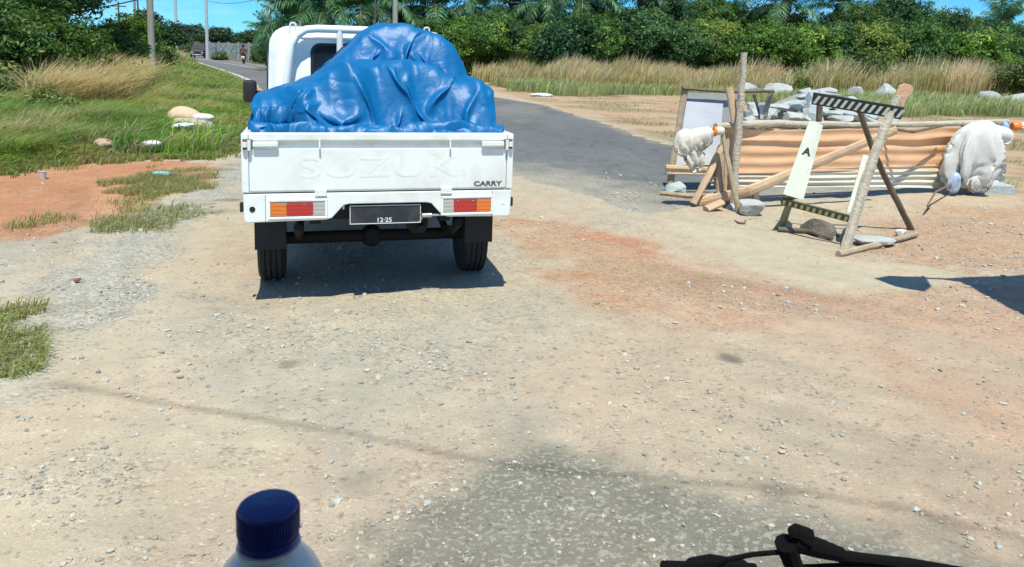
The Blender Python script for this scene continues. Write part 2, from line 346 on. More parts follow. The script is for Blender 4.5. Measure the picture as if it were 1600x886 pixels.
def groundmat(name, peb=1, rough=.9):
    m = bpy.data.materials.new(name); m.use_nodes = True; t = m.node_tree; b = t.nodes['Principled BSDF']; n = t.nodes.new; K = t.links.new
    co = n('ShaderNodeTexCoord').outputs['Object']
    a = n('ShaderNodeAttribute'); a.attribute_name = 'Col'; g = n('ShaderNodeAttribute'); g.attribute_name = 'grav'
    vo = n('ShaderNodeTexVoronoi'); vo.inputs['Scale'].default_value = 48; vo.inputs['Randomness'].default_value = 1; K(co, vo.inputs['Vector'])
    nf = n('ShaderNodeTexNoise'); nf.inputs['Scale'].default_value = 90; nf.inputs['Detail'].default_value = 6; nf.inputs['Roughness'].default_value = .7; K(co, nf.inputs['Vector'])
    nm = n('ShaderNodeTexNoise'); nm.inputs['Scale'].default_value = 14; nm.inputs['Detail'].default_value = 6; K(co, nm.inputs['Vector'])
    mr = n('ShaderNodeMapRange'); mr.inputs[1].default_value = .3; mr.inputs[2].default_value = .7; mr.inputs[3].default_value = .80; mr.inputs[4].default_value = 1.2; K(nf.outputs['Fac'], mr.inputs[0])
    sc = n('ShaderNodeVectorMath'); sc.operation = 'SCALE'; K(a.outputs['Color'], sc.inputs[0]); K(mr.outputs[0], sc.inputs['Scale'])
    # per-pebble tone where it is gravelly
    hs = n('ShaderNodeSeparateColor'); K(vo.outputs['Color'], hs.inputs[0])
    pr = n('ShaderNodeMapRange'); pr.inputs[3].default_value = .76; pr.inputs[4].default_value = 1.25; K(hs.outputs[0], pr.inputs[0])
    thr = n('ShaderNodeMath'); thr.operation = 'LESS_THAN'; K(hs.outputs[1], thr.inputs[0]); K(g.outputs['Fac'], thr.inputs[1])
    px = n('ShaderNodeMix'); px.inputs[2].default_value = 1.0; K(thr.outputs[0], px.inputs[0]); K(pr.outputs[0], px.inputs[3])
    s2 = n('ShaderNodeVectorMath'); s2.operation = 'SCALE'; K(sc.outputs[0], s2.inputs[0]); K(px.outputs[0], s2.inputs['Scale'])
    sa_ = n('ShaderNodeAttribute'); sa_.attribute_name = 'speck'; sn = n('ShaderNodeTexNoise'); sn.inputs['Scale'].default_value = 46; sn.inputs['Detail'].default_value = 4; K(co, sn.inputs['Vector'])
    sr = n('ShaderNodeMapRange'); sr.inputs[1].default_value = .54; sr.inputs[2].default_value = .60; sr.inputs[4].default_value = .65; K(sn.outputs['Fac'], sr.inputs[0])
    sm = n('ShaderNodeMath'); sm.operation = 'MULTIPLY'; K(sr.outputs[0], sm.inputs[0]); K(sa_.outputs['Fac'], sm.inputs[1])
    sx_ = n('ShaderNodeMix'); sx_.data_type = 'RGBA'; sx_.inputs[7].default_value = (.37, .36, .29, 1); K(sm.outputs[0], sx_.inputs[0]); K(s2.outputs[0], sx_.inputs[6]); K(sx_.outputs[2], b.inputs['Base Color'])
    b.inputs['Roughness'].default_value = rough; b.inputs['Specular IOR Level'].default_value = .25
    hm = n('ShaderNodeMath'); hm.operation = 'SUBTRACT'; hm.inputs[0].default_value = .7; K(vo.outputs['Distance'], hm.inputs[1])
    h2 = n('ShaderNodeMath'); h2.operation = 'MULTIPLY'; K(hm.outputs[0], h2.inputs[0]); K(thr.outputs[0], h2.inputs[1])
    h3 = n('ShaderNodeMath'); h3.operation = 'MULTIPLY_ADD'; h3.inputs[1].default_value = .5; K(nf.outputs['Fac'], h3.inputs[0]); K(h2.outputs[0], h3.inputs[2])
    h4 = n('ShaderNodeMath'); h4.operation = 'ADD'; K(h3.outputs[0], h4.inputs[0]); K(nm.outputs['Fac'], h4.inputs[1])
    bu = n('ShaderNodeBump'); bu.inputs['Strength'].default_value = .85*peb; bu.inputs['Distance'].default_value = .012; K(h4.outputs[0], bu.inputs['Height']); K(bu.outputs[0], b.inputs['Normal'])
    return m
M_ground = groundmat('dusty_ground'); M_road = groundmat('asphalt', .6, .85)
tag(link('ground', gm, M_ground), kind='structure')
# road sheet
rx = axis(-4.2, 6.4, .045, 1.05, 100); rx = rx[(rx > -97) & (rx < 8)]
ry = gy[(gy > 7) & (gy < 142)]; rx2 = np.sort(np.concatenate([rx]))
RX, RY = np.meshgrid(rx2, ry); sd = sdf(RX, RY, ROAD)
keep = sd < .45
n1 = fbm(RX*1.2, RY*.5, 70, 4); n3 = fbm(RX*9, RY*9, 72, 4); n2 = fbm(RX*3, RY*3, 74, 4)
rc = np.empty(RX.shape+(3,)); rc[:] = (.142, .145, .135); rc *= (1+(n1-.5)*.35+(n3-.5)*.3)[..., None]; crk = np.abs(fbm(RX*1.1+3, RY*1.1, 78, 5)-.5); rc *= (1-.35*(1-sstep(.0, .012, crk))*(RY < 22))[..., None]
NEARL = [(-3.7, 11.6)]+ROAD_N
def dline(x, y, pts):
    d = np.full(x.shape, 99.)
    for (ax, ay), (bx, by) in zip(pts[:-1], pts[1:]):
        ex, ey = bx-ax, by-ay; t = np.clip(((x-ax)*ex+(y-ay)*ey)/(ex*ex+ey*ey), 0, 1); d = np.minimum(d, np.hypot(x-ax-t*ex, y-ay-t*ey))
    return d
dn = dline(RX, RY, NEARL)
du = 1-sstep(0, 1.9, dn+(n2-.5)*1.6); rc = rc*(1-du[..., None]*.75)+np.array((.38, .345, .26))*du[..., None]*.75
dr = 1-sstep(0, .5, dline(RX, RY, ROAD_R)+(n2-.5)*.7); rc = rc*(1-dr[..., None]*.5)+np.array((.40, .31, .21))*dr[..., None]*.5
wp = sstep(.6, .75, fbm(RX*.5, RY*.25, 77, 4)); rc = rc*(1-wp[..., None]*.25)+np.array((.3, .28, .22))*wp[..., None]*.25
fc = grid_faces(len(rx2), len(ry)); kk = keep.ravel()[fc].any(1)
rg_ = np.clip(.25+du*.6, 0, 1)
rm = fast_mesh('road', np.stack([RX.ravel(), RY.ravel(), np.full(RX.size, ROADZ)+((n1-.5)*.01).ravel()*(RY.ravel() < 30)], 1), [fc[kk]], rc.reshape(-1, 3), True, {'grav': rg_.ravel()})
bm = bmesh.new(); bm.from_mesh(rm); bmesh.ops.delete(bm, geom=[v for v in bm.verts if not v.link_faces], context='VERTS'); bm.to_mesh(rm); bm.free()
tag(link('road', rm, M_road), kind='structure')
# painted edge lines on the far bend
M_paint = mat('road_paint', (.55, .55, .52), .8, .2, 3)
def strip(pts, wd, z, name):
    pts = [Vector((x, y, z)) for x, y in pts]; b = MB(); L_ = []
    for i, p in enumerate(pts):
        T = (pts[min(i+1, len(pts)-1)]-pts[max(i-1, 0)]).normalized(); N = Vector((-T.y, T.x, 0)); L_.append((p-N*wd/2, p+N*wd/2))
    vs = [(b.bm.verts.new(a), b.bm.verts.new(c)) for a, c in L_]
    for i in range(len(vs)-1): b.bm.faces.new([vs[i][0], vs[i+1][0], vs[i+1][1], vs[i][1]])
    return tag(b.build(name, M_paint), kind='structure')
strip([G(295, 94.0)[:2], G(318, 100.5)[:2], G(345, 109)[:2], G(372, 118)[:2], G(395, 128)[:2]], .16, ROADZ+.012, 'road_marking')
strip([G(300, 90.5)[:2], G(347, 98.2)[:2], G(380, 103.4)[:2], G(415, 109.8)[:2], G(450, 117)[:2]], .16, ROADZ+.012, 'road_marking')

# ---------------------------------------------------------------- loose stones (uncountable gravel)
def hground(x, y):
    x = np.asarray(x); y = np.asarray(y); n = 1-sstep(16, 30, y); c, g = ground_cols(x, y)
    return ((fbm(x*1.3, y*1.3, 60, 3)-.5)*.035+(fbm(x*6, y*6, 61, 4)-.5)*.022*(.5+g))*n+.004
NS = 120000
px = rng.uniform(-60, 1660, NS); py = 235+rng.random(NS)**.8*680
pts = np.array([G(a, b)[:] for a, b in zip(px, py)])
c_, g_ = ground_cols(pts[:, 0], pts[:, 1]); srd = sdf(pts[:, 0], pts[:, 1], ROAD); sv = sdf(pts[:, 0], pts[:, 1], VERGE)
prob = .72*(.03+.55*g_**1.5)*(srd > -.1)+.5*((srd <= -.1) & (srd > -.6) & (pts[:, 1] < 12))+.12*((srd <= -.6) & (srd > -1.7) & (pts[:, 1] < 11))
cl = fbm(pts[:, 0]*1.6, pts[:, 1]*1.6, 80, 3); prob = prob*sstep(.38, .62, cl)*1.25
ok = (rng.random(NS) < prob) & (sv > -.05); pts = pts[ok]; N = len(pts)
sz = np.exp(rng.normal(math.log(.0070), .55, N)); sz = np.clip(sz*(.42+.105*pts[:, 1]), .003, .007+.0026*pts[:, 1])
v0, f0 = ico(1); nv = len(v0)
rv = v0[None]*(1+rng.normal(0, .2, (N, nv, 1))); sc = rng.uniform(.6, 1.25, (N, 1, 3)); sc[..., 2] *= .7
rv = rv*sc*sz[:, None, None]; an = rng.uniform(0, 6.28, N); ca, sa = np.cos(an)[:, None], np.sin(an)[:, None]
x_ = rv[..., 0]*ca-rv[..., 1]*sa; y_ = rv[..., 0]*sa+rv[..., 1]*ca
hz = np.where(sdf(pts[:, 0], pts[:, 1], ROAD) < -.1, ROADZ, hground(pts[:, 0], pts[:, 1]))
rv = np.stack([x_+pts[:, 0:1], y_+pts[:, 1:2], rv[..., 2]+(hz+sz*.25)[:, None]], 2)
fa = (f0[None]+(np.arange(N)*nv)[:, None, None]).reshape(-1, 3)
base = np.where((rng.random(N) < .3)[:, None], np.array([[.47, .41, .31]]), np.array([[.40, .395, .34]]))*rng.uniform(.62, 1.2, (N, 1))
sm = fast_mesh('gravel', rv.reshape(-1, 3), [fa], np.repeat(base, nv, 0))
M_stone = leafmat('gravel_stone', 0, .85)
tag(link('gravel', sm, M_stone), kind='stuff')
print('stones', N)

# ---------------------------------------------------------------- grass
M_grass = leafmat('grass_blade', .5, .6)
def blades(name, pos, h, wd, lean_dir, lean, cb, ct, bend=.5):
    N = len(pos); a = rng.uniform(0, np.pi, N); dx, dy = np.cos(a)*wd/2, np.sin(a)*wd/2
    ld = lean_dir+rng.normal(0, .9, N); lx, ly = np.cos(ld)*lean*h, np.sin(ld)*lean*h
    z0 = pos[:, 2]; V = np.zeros((N, 5, 3))
    V[:, 0] = np.stack([pos[:, 0]-dx, pos[:, 1]-dy, z0-.02], 1); V[:, 1] = np.stack([pos[:, 0]+dx, pos[:, 1]+dy, z0-.02], 1)
    mx, my = pos[:, 0]+lx*.3, pos[:, 1]+ly*.3
    V[:, 2] = np.stack([mx+dx*.8, my+dy*.8, z0+h*.6], 1); V[:, 3] = np.stack([mx-dx*.8, my-dy*.8, z0+h*.6], 1)
    V[:, 4] = np.stack([pos[:, 0]+lx, pos[:, 1]+ly, z0+h*(1-.3*np.abs(lean))], 1)
    i = np.arange(N)*5; f1 = np.stack([i, i+1, i+2, i+3], 1); f2 = np.stack([i+3, i+2, i+4], 1)
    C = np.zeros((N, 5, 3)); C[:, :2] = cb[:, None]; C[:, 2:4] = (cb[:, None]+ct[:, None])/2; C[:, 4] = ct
    return tag(link(name, fast_mesh(name, V.reshape(-1, 3), [f1, f2], C.reshape(-1, 3)), M_grass), kind='stuff')
def sample(n, x0, x1, y0, y1, fn, pw=1):
    px = rng.uniform(x0, x1, n); py = y0+rng.random(n)**pw*(y1-y0); p = np.array([G(a, b)[:] for a, b in zip(px, py)])
    k = fn(p[:, 0], p[:, 1]) & (p[:, 1] > 0); return p[k], px[k], py[k]
def jit(c, n, s=.2): return np.array(c)[None]*np.exp(rng.normal(0, s, (n, 1)))*np.exp(rng.normal(0, .07, (n, 3)))
# left verge: bright green short to knee-high
def in_verge(x, y): return sdf(x, y, VERGE)+(fbm(x*2.2, y*2.2, 5, 5)-.5)*.7+(fbm(x*7, y*7, 9, 4)-.5)*.3 < rng.normal(-.05, .1, x.shape)
p, qx, qy = sample(210000, -60, 425, 84, 292, in_verge)
N = len(p); d = p[:, 1]; nn = fbm(p[:, 0]*.5, p[:, 1]*.5, 90, 4); n5 = fbm(p[:, 0]*1.4, p[:, 1]*1.4, 91, 3)
edge = np.clip(-sdf(p[:, 0], p[:, 1], VERGE), 0, 9)
hgt = (.06+.20*sstep(.05, .9, edge)*sstep(-5.0, -7.0, p[:, 0])+.10*sstep(.3, 3, edge)+.26*sstep(1.6, 5.0, edge)*sstep(.3, .6, nn))*rng.uniform(.5, 1.4, N)*(.55+.9*n5)
p[:, 2] = .02+.05*(1-sstep(-1.5, .6, sdf(p[:, 0], p[:, 1], VERGE)))*sstep(10, 14, d)
g1, g2, g3 = jit((.25, .41, .06), N), jit((.40, .43, .13), N), jit((.14, .30, .07), N)
m1 = sstep(.45, .62, n5)[:, None]; m2 = sstep(.5, .66, nn)[:, None]; ct = g1*(1-m1)+g2*m1; ct = ct*(1-m2*.6)+g3*m2*.6
dry = rng.random(N) < .12+.3*(edge < .5); ct[dry] = jit((.42, .34, .17), dry.sum())
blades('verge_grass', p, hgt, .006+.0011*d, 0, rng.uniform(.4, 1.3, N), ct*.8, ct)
# patches of low weeds on the orange soil and gravel edge
ps = []
for pz, (x0, x1, y0, y1), n in ((PATCH[0], (150, 340, 255, 312), 9000), (PATCH[1], (140, 340, 315, 366), 2600), (PATCH[2], (-80, 70, 470, 595), 2600)):
    q, _, _ = sample(n, x0, x1, y0, y1, lambda x, y: sdf(x, y, pz)+(fbm(x*3, y*3, 95, 4)-.5)*1.5 < -.02); ps.append(q)
for cx, cy, r, n in ((480/2.4, 455/2.4+230-70, 0, 0), (75, 345, .12, 160), (30, 355, .08, 90), (200, 318, .13, 220), (208, 330, .1, 150), (228, 312, .07, 100), (105, 265, .1, 100), (1560, 290, .2, 200), (1590, 255, .25, 260)):
    if n: c = G(cx, cy); q = np.zeros((n, 3)); q[:, :2] = rng.normal(0, r, (n, 2))+np.array(c[:2]); ps.append(q)
p = np.concatenate(ps); N = len(p)
ct = jit((.30, .36, .10), N); dry = rng.random(N) < .25; ct[dry] = jit((.55, .47, .28), dry.sum())
blades('weeds', p, rng.uniform(.03, .11, N), np.full(N, .007), 0, rng.uniform(.6, 1.9, N), ct*.85, ct)
# sparse tufts on the sand beyond the road
p, _, _ = sample(15000, 860, 1640, 152, 262, lambda x, y: (sdf(x, y, Z_SAND) < -.2) & (sdf(x, y, ROAD) > .3) & (fbm(x*.4, y*.9, 44, 4) > .56+.10*rng.random(x.shape)))
N = len(p); ct = jit((.36, .36, .15), N); dry = rng.random(N) < .4; ct[dry] = jit((.42, .35, .17), dry.sum())
blades('sand_tufts', p, rng.uniform(.03, .14, N), np.full(N, .018), 0, rng.uniform(.5, 1.6, N), ct*.8, ct)
# tall dry grass left, leaning right
TALL = poly([(-200, 200), (0, 190), (60, 200), (150, 190), (215, 172), (232, 150), (228, 125), (262, 108), (283, 100), (280, 90), (210, 90), (100, 92), (-200, 110)])
p, qx, qy = sample(110000, -80, 290, 88, 205, lambda x, y: (sdf(x, y, TALL)+(fbm(x*.8, y*.8, 97, 3)-.5)*2.2 < 0))
N = len(p); n5 = fbm(p[:, 0]*.9, p[:, 1]*.9, 98, 4); hgt = rng.uniform(.55, 1.25, N)*(.5+1.2*n5)
tan = jit((.74, .58, .30), N); gr = jit((.32, .38, .11), N); m = (rng.random(N) < .15+.75*sstep(.42, .6, n5))[:, None]
blades('tall_dry_grass', p, hgt, .007+.0008*p[:, 1], .15, rng.uniform(.3, .9, N), jit((.30, .30, .11), N), np.where(m, tan, gr))
cc_ = sample(900, -60, 330, 112, 262, lambda x, y: sdf(x, y, VERGE) < -.5)[0]
cc_ = cc_[:420]; M_ = 55; p = np.repeat(cc_, M_, 0); rr_ = np.repeat(rng.uniform(.08, .35, len(cc_)), M_); p[:, 0] += rng.normal(0, 1, len(p))*rr_; p[:, 1] += rng.normal(0, 1, len(p))*rr_
k_ = sdf(p[:, 0], p[:, 1], VERGE) < -.1; hh_ = np.repeat(rng.uniform(.16, .50, len(cc_)), M_)[k_]; kd_ = np.repeat(rng.random(len(cc_)), M_)[k_]; p = p[k_]; N = len(p)
ct = np.where((kd_ < .3)[:, None], jit((.62, .50, .27), N), np.where((kd_ < .7)[:, None], jit((.30, .50, .08), N), jit((.16, .34, .08), N)))
blades('weed_tufts', p, hh_*rng.uniform(.5, 1.2, N), .008+.0011*p[:, 1], .1, rng.uniform(.3, 1.2, N), ct*.7, ct)
T2 = poly([(-200, 262), (0, 256), (90, 240), (200, 215), (262, 178), (262, 140), (240, 112), (0, 112), (-200, 120)])
p, qx, qy = sample(60000, -80, 290, 108, 262, lambda x, y: (sdf(x, y, T2)+(fbm(x*.9, y*.9, 197, 3)-.5)*2.0 < 0))
N = len(p); n5 = fbm(p[:, 0]*1.1, p[:, 1]*1.1, 198, 4); hgt = rng.uniform(.25, .62, N)*(.4+1.2*n5)
m = (rng.random(N) < .10+.75*sstep(.46, .60, n5)*sstep(-4, -8, p[:, 0]))[:, None]
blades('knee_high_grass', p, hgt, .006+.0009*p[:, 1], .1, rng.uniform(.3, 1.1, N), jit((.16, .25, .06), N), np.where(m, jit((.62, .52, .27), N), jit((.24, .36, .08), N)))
# right field: green in front, tall tan seed-grass behind
def in_field(x, y): return (sdf(x, y, FIELD)+(fbm(x*.5, y*.5, 101, 3)-.5)*3 < 0)
p, qx, qy = sample(90000, 640, 1660, 104, 190, in_field)
p = p[p[:, 1] < 44]; N = len(p); nn = fbm(p[:, 0]*.25, p[:, 1]*.25, 102, 4)
hgt = rng.uniform(.25, .7, N)*(.5+.9*nn); ct = jit((.40, .50, .17), N); m = (rng.random(N) < .35)[:, None]; ct = np.where(m, jit((.55, .50, .26), N), ct)
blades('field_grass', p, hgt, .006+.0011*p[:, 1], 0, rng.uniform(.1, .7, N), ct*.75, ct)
N = 110000
xx = rng.uniform(-14, 34, N); yy = 33+rng.random(N)*13; yy -= sstep(8, 26, xx)*rng.random(N)*2
nn = fbm(xx*.35, yy*.35, 103, 4); front = 35.0+4*(fbm(xx*.3, xx*0, 104, 3)-.5)*2
k = (yy > front) & (nn > .40+.05*vn(xx*1.7, yy*1.7, 9)) & in_field(xx, yy); xx, yy, nn = xx[k], yy[k], nn[k]; N = len(xx)
hgt = (.95+2.6*(nn-.40)+.35*sstep(10, 25, xx))*rng.uniform(.60, 1.12, N)*(.78+.45*fbm(xx*.9, yy*.9, 109, 3))
patch = fbm(xx*.16, yy*.3, 105, 3); tanm = (rng.random(N) < .45+.5*sstep(.38, .6, patch))[:, None]
ct = np.where(tanm, jit((.78, .62, .36), N), jit((.46, .48, .20), N)); pk = rng.random(N) < .25; ct[pk] = jit((.78, .58, .40), pk.sum())
blades('tall_seed_grass', np.stack([xx, yy, np.zeros(N)], 1), hgt, np.full(N, .042), .1, rng.uniform(.1, .45, N), jit((.44, .42, .18), N), ct)

# ---------------------------------------------------------------- trees
M_leaf = leafmat('leaf', .28, .55); M_bark = mat('bark', (.16, .125, .085), .9, .3, 8, .6, 25); M_palm = leafmat('palm_leaf', .2, .45)
def crown_mesh(name, rx, ry, rz, cz, nl, ls, seed, col, lobes=9, bottom=-.55, hue=.28):
    g = np.random.default_rng(seed)
    # lobes: sub-crowns spread inside an ellipsoid
    lc = g.normal(size=(lobes, 3)); lc /= np.linalg.norm(lc, axis=1)[:, None]; lc *= g.uniform(.25, .72, (lobes, 1)); lc[:, 2] = np.abs(lc[:, 2])*g.choice([1, 1, -.6], lobes)
    lr = g.uniform(.30, .50, lobes)
    nc = int(nl/26); li = g.integers(0, lobes, nc)                      # twig clumps on lobe shells
    dr = g.normal(size=(nc, 3)); dr /= np.linalg.norm(dr, axis=1)[:, None]; rad = lr[li]*g.uniform(.60, 1.28, nc)
    cc = lc[li]+dr*rad[:, None]; cn = dr+cc*.6+np.array((0, 0, .5)); cn /= np.linalg.norm(cn, axis=1)[:, None]
    k = cc[:, 2] > bottom; cc, cn, li = cc[k], cn[k], li[k]; nc = len(cc)
    n = 26; P_ = cc[:, None]*np.array((rx, ry, rz))+g.normal(size=(nc, n, 3))*ls*np.array((1.5, 1.5, .95))
    N_ = cn[:, None]*.8+g.normal(size=(nc, n, 3))*.55; N_ /= np.linalg.norm(N_, axis=2)[..., None]
    P_ = P_.reshape(-1, 3); N_ = N_.reshape(-1, 3); M = len(P_)
    A = np.cross(N_, g.normal(size=(M, 3))); A /= np.linalg.norm(A, axis=1)[:, None]; B = np.cross(N_, A)
    s = ls*g.uniform(.6, 1.3, (M, 1)); P_[:, 2] += cz
    V = np.stack([P_-A*s, P_-B*s*.42-N_*s*.12, P_+A*s, P_+B*s*.42-N_*s*.12], 1)
    tone = (g.normal(0, hue, lobes)[li])[:, None]+g.normal(0, .22, (nc, 1)); tone = np.repeat(tone, n, 0)+g.normal(0, .16, (M, 1))
    C = np.array(col)[None]*np.exp(tone); C[:, 0] *= np.exp(tone[:, 0]*.45)
    yl = g.random(M) < .03; C[yl] = np.array((.30, .30, .06))
    i = np.arange(M)*4
    return fast_mesh(name, V.reshape(-1, 3), [np.stack([i, i+1, i+2, i+3], 1)], np.clip(np.repeat(C, 4, 0), .005, .6))
def trunk_mb(h, r, seed, cz, rx, rz, nb=6):
    g = random.Random(seed); b = MB(); lean = Vector((g.uniform(-.2, .2), g.uniform(-.2, .2), 0))
    top = Vector((0, 0, h))+lean*h*.4; b.tube([(0, 0, -.15), Vector((0, 0, h*.5))+lean*h*.1, top], [r*1.25, r*.85, r*.5], 9, .15, 4, seed=seed)
    for i in range(nb):
        a = 2*math.pi*i/nb+g.uniform(-.4, .4); s = Vector((0, 0, h*g.uniform(.35, .85)))
        e = Vector((math.cos(a)*rx*g.uniform(.4, .75), math.sin(a)*rx*g.uniform(.4, .75), cz+rz*g.uniform(-.1, .6)))
        b.tube([s, s.lerp(e, .5)+Vector((0, 0, .15)), e], [r*.5, r*.3, r*.1], 6, .15, 3, seed=seed+i)
    return b
def make_tree(label, seed, rx, ry, rz, cz, nl, ls, col, group, lobes=9, cat='tree', name='broadleaf_tree', r=.16, bottom=-.6):
    t = empty(name, (0, 0, 0), 0, label, cat, group)
    link('crown', crown_mesh('crown', rx, ry, rz, cz, nl, ls, seed, col, lobes, bottom), M_leaf, t)
    trunk_mb(cz, r, seed, cz, rx, rz).build('trunk', M_bark, t, True)
    return t
GR = 'trees in the dense green row beyond the field'
LB = 'dense mid green tree in the unbroken row beyond the dry grass field'
LS = 'low bushy green tree in front of the row beyond the dry grass field'
protoB = [make_tree(LB, 100+i, 3.3, 3.0, 3.2, 4.3, 26000, .115, c, GR, 14) for i, c in enumerate([(.062, .15, .026), (.048, .12, .028), (.10, .175, .033), (.048, .135, .046)])]
protoS = [make_tree(LS, 140+i, 2.8, 2.4, 1.9, 1.75, 22000, .095, c, 'low bushy trees in front of the row beyond the field', 10, r=.1, bottom=-.95) for i, c in enumerate([(.085, .19, .026), (.06, .15, .028), (.125, .205, .035), (.05, .13, .034)])]
usedB, usedS = set(), set()
def place(proto, used, i, x, y, s, rz, sz=1):
    o = proto[i % len(proto)]
    if i % len(proto) in used: o = cpy(o)
    used.add(i % len(proto)); o.location = (x, y, 0); o.rotation_euler = (0, 0, rz); o.scale = (s, s, s*sz)
    return o
def topz(py, px, d): yh = 84+(px-800)*.0279; return CAM_H+(yh-py)*d/F
# (px, top py) back row
back = [(650, 20), (705, 12), (760, 26), (815, 14), (875, 8), (930, -4), (990, 2), (1040, -10), (1100, -12), (1150, 2), (1195, 10), (1232, 22), (1262, 30), (1300, 20), (1335, 2), (1385, -12), (1425, 2), (1465, 20), (1505, 14), (1545, 30), (1590, 32), (1640, 26), (1700, 22)]
for i, (px_, ty) in enumerate(back):
    d_ = 56+random.uniform(-2.5, 2.5)+(6 if px_ < 620 else 0); q = P(px_, 90, d_); tz = topz(ty, px_, d_); s = tz/7.4
    place(protoB, usedB, i, q.x, d_, max(.62, s), random.uniform(0, 6.28))
front = [(440, 66), (500, 62), (560, 60), (625, 52), (680, 34), (730, 30), (775, 22), (822, 38), (868, 30), (915, 24), (960, 38), (1005, 18), (1055, 38), (1105, 24), (1150, 48), (1200, 36), (1250, 46), (1300, 40), (1352, 30), (1400, 38), (1450, 44), (1500, 48), (1550, 55), (1600, 50), (1655, 52)]
for i, (px_, ty) in enumerate(front):
    d_ = 48.5+random.uniform(-1.0, 1.5)+(8 if px_ < 620 else 0); q = P(px_, 90, d_); tz = topz(ty, px_, d_); s = tz/3.45
    place(protoS, usedS, i*3+i//4, q.x, d_, max(.85, min(1.35, s)), random.uniform(0, 6.28), s/max(.85, min(1.35, s)))
t = make_tree('tree with darker rounder glossy leaves standing out in front of the green row', 171, 1.9, 1.7, 2.0, 2.2, 9000, .15, (.03, .10, .035), None, 7); q = P(880, 90, 46); t.location = (q.x, 46, 0)
# far trees at the end of the road
farp = [make_tree('distant round dark tree behind the concrete wall at the bend of the road', 180+i, 4.2, 4, 3.6, 4.6, 6500, .26, (.035, .085, .03), 'distant trees behind the wall', 9) for i in range(2)]
uf = set()
for i, (px_, ty) in enumerate([(262, 52), (300, 40), (322, 48), (345, 44), (368, 53), (398, 48), (425, 42), (285, 62), (385, 60)]):
    d_ = 128+random.uniform(-6, 8); q = P(px_, 80, d_); tz = topz(ty, px_, d_); place(farp, uf, i, q.x, d_, max(.5, tz/7.2), random.uniform(0, 6))
# left trees
for i, (lab, px_, d_, rx_, rz_, cz_, nl, ls, col, lb) in enumerate([
    ('big dark leafy tree at the left edge of the photo', -10, 21, 3.3, 3.2, 3.9, 34000, .085, (.045, .12, .018), 14),
    ('tall bright green tree with branches reaching over the verge', 100, 24, 3.0, 3.0, 4.1, 32000, .085, (.075, .165, .018), 14),
    ('dark green tree filling the gap behind the two big verge trees', 30, 29, 3.6, 3.8, 4.2, 22000, .11, (.035, .10, .022), 12),
    ('dark green tree between the two tall verge trees, furthest back', 70, 28, 3.2, 3.2, 4.6, 20000, .11, (.045, .12, .024), 14),
    ('low yellow green bush under the tall verge tree', 55, 17.5, 2.1, 1.15, 1.1, 16000, .065, (.095, .18, .02), 9),
    ('dark bush at the foot of the tree at the left edge', -25, 16.5, 1.9, 1.3, 1.2, 15000, .065, (.045, .11, .02), 9),
    ('rounded light green bush next to the grey concrete pole', 184, 31.5, 2.0, 1.35, 1.5, 18000, .075, (.10, .19, .022), 10),
    ('medium green bush between the verge tree and the rounded bush', 140, 25, 1.9, 1.1, 1.25, 14000, .07, (.06, .14, .02), 9),
    ('small dark green bush right behind the tall dry grass tuft', 215, 36, 1.4, .9, 1.0, 11000, .085, (.055, .13, .022), 8),
    ('dark tree behind the grey concrete pole', 240, 55, 1.9, 1.6, 2.25, 10000, .12, (.03, .08, .03), 9),
    ('second dark tree left of the one behind the concrete pole', 222, 58, 1.9, 1.5, 2.2, 9000, .12, (.035, .085, .028), 9)]):
    t = make_tree(lab, 200+i, rx_, rx_*.9, rz_, cz_, nl, ls, col, None, lb, cat='tree' if cz_ > 2 else 'bush', name='broadleaf_tree' if cz_ > 2 else 'bush', r=.15 if cz_ > 2 else .05, bottom=-.6 if cz_ > 2 else -.9)
    q = P(px_, 80, d_); t.location = (q.x, d_, 0)
SC = 'green scrub clumps inside the tall dry grass'
sc_ = [make_tree('green scrub clump poking out of the tall dry grass', 260+i, 1.3, 1.0, .75, .65, 4500, .08, c, SC, 7, cat='bush', name='bush', r=.03, bottom=-.95) for i, c in enumerate([(.10, .16, .035), (.13, .17, .04)])]
us = set()
for i, (px_, d_, s) in enumerate([(1290, 38, 1.1), (1335, 37, 1.25), (1362, 40, 1.2), (1455, 39, 1.3), (1480, 36, 1), (1590, 36, 1.2), (1245, 36, .7)]):
    q = P(px_, 90, d_); place(sc_, us, i, q.x, d_, s*1.1, random.uniform(0, 6))
for i, (px_, d_, s, lab) in enumerate([(12, 15.5, .8, 'yellow green scrub at the left edge above the verge grass'), (118, 19, .9, 'low scrub behind the pale dry grass tuft'), (60, 13.8, .55, 'small scrub clump in the left verge grass'), (185, 22, .8, 'low scrub right of the pale dry grass tuft')]):
    q = P(px_, 90, d_); o = cpy(sc_[i % 2], (q.x, d_, 0), i*1.3, lab, (s, s, s)); o.pop('group', None)
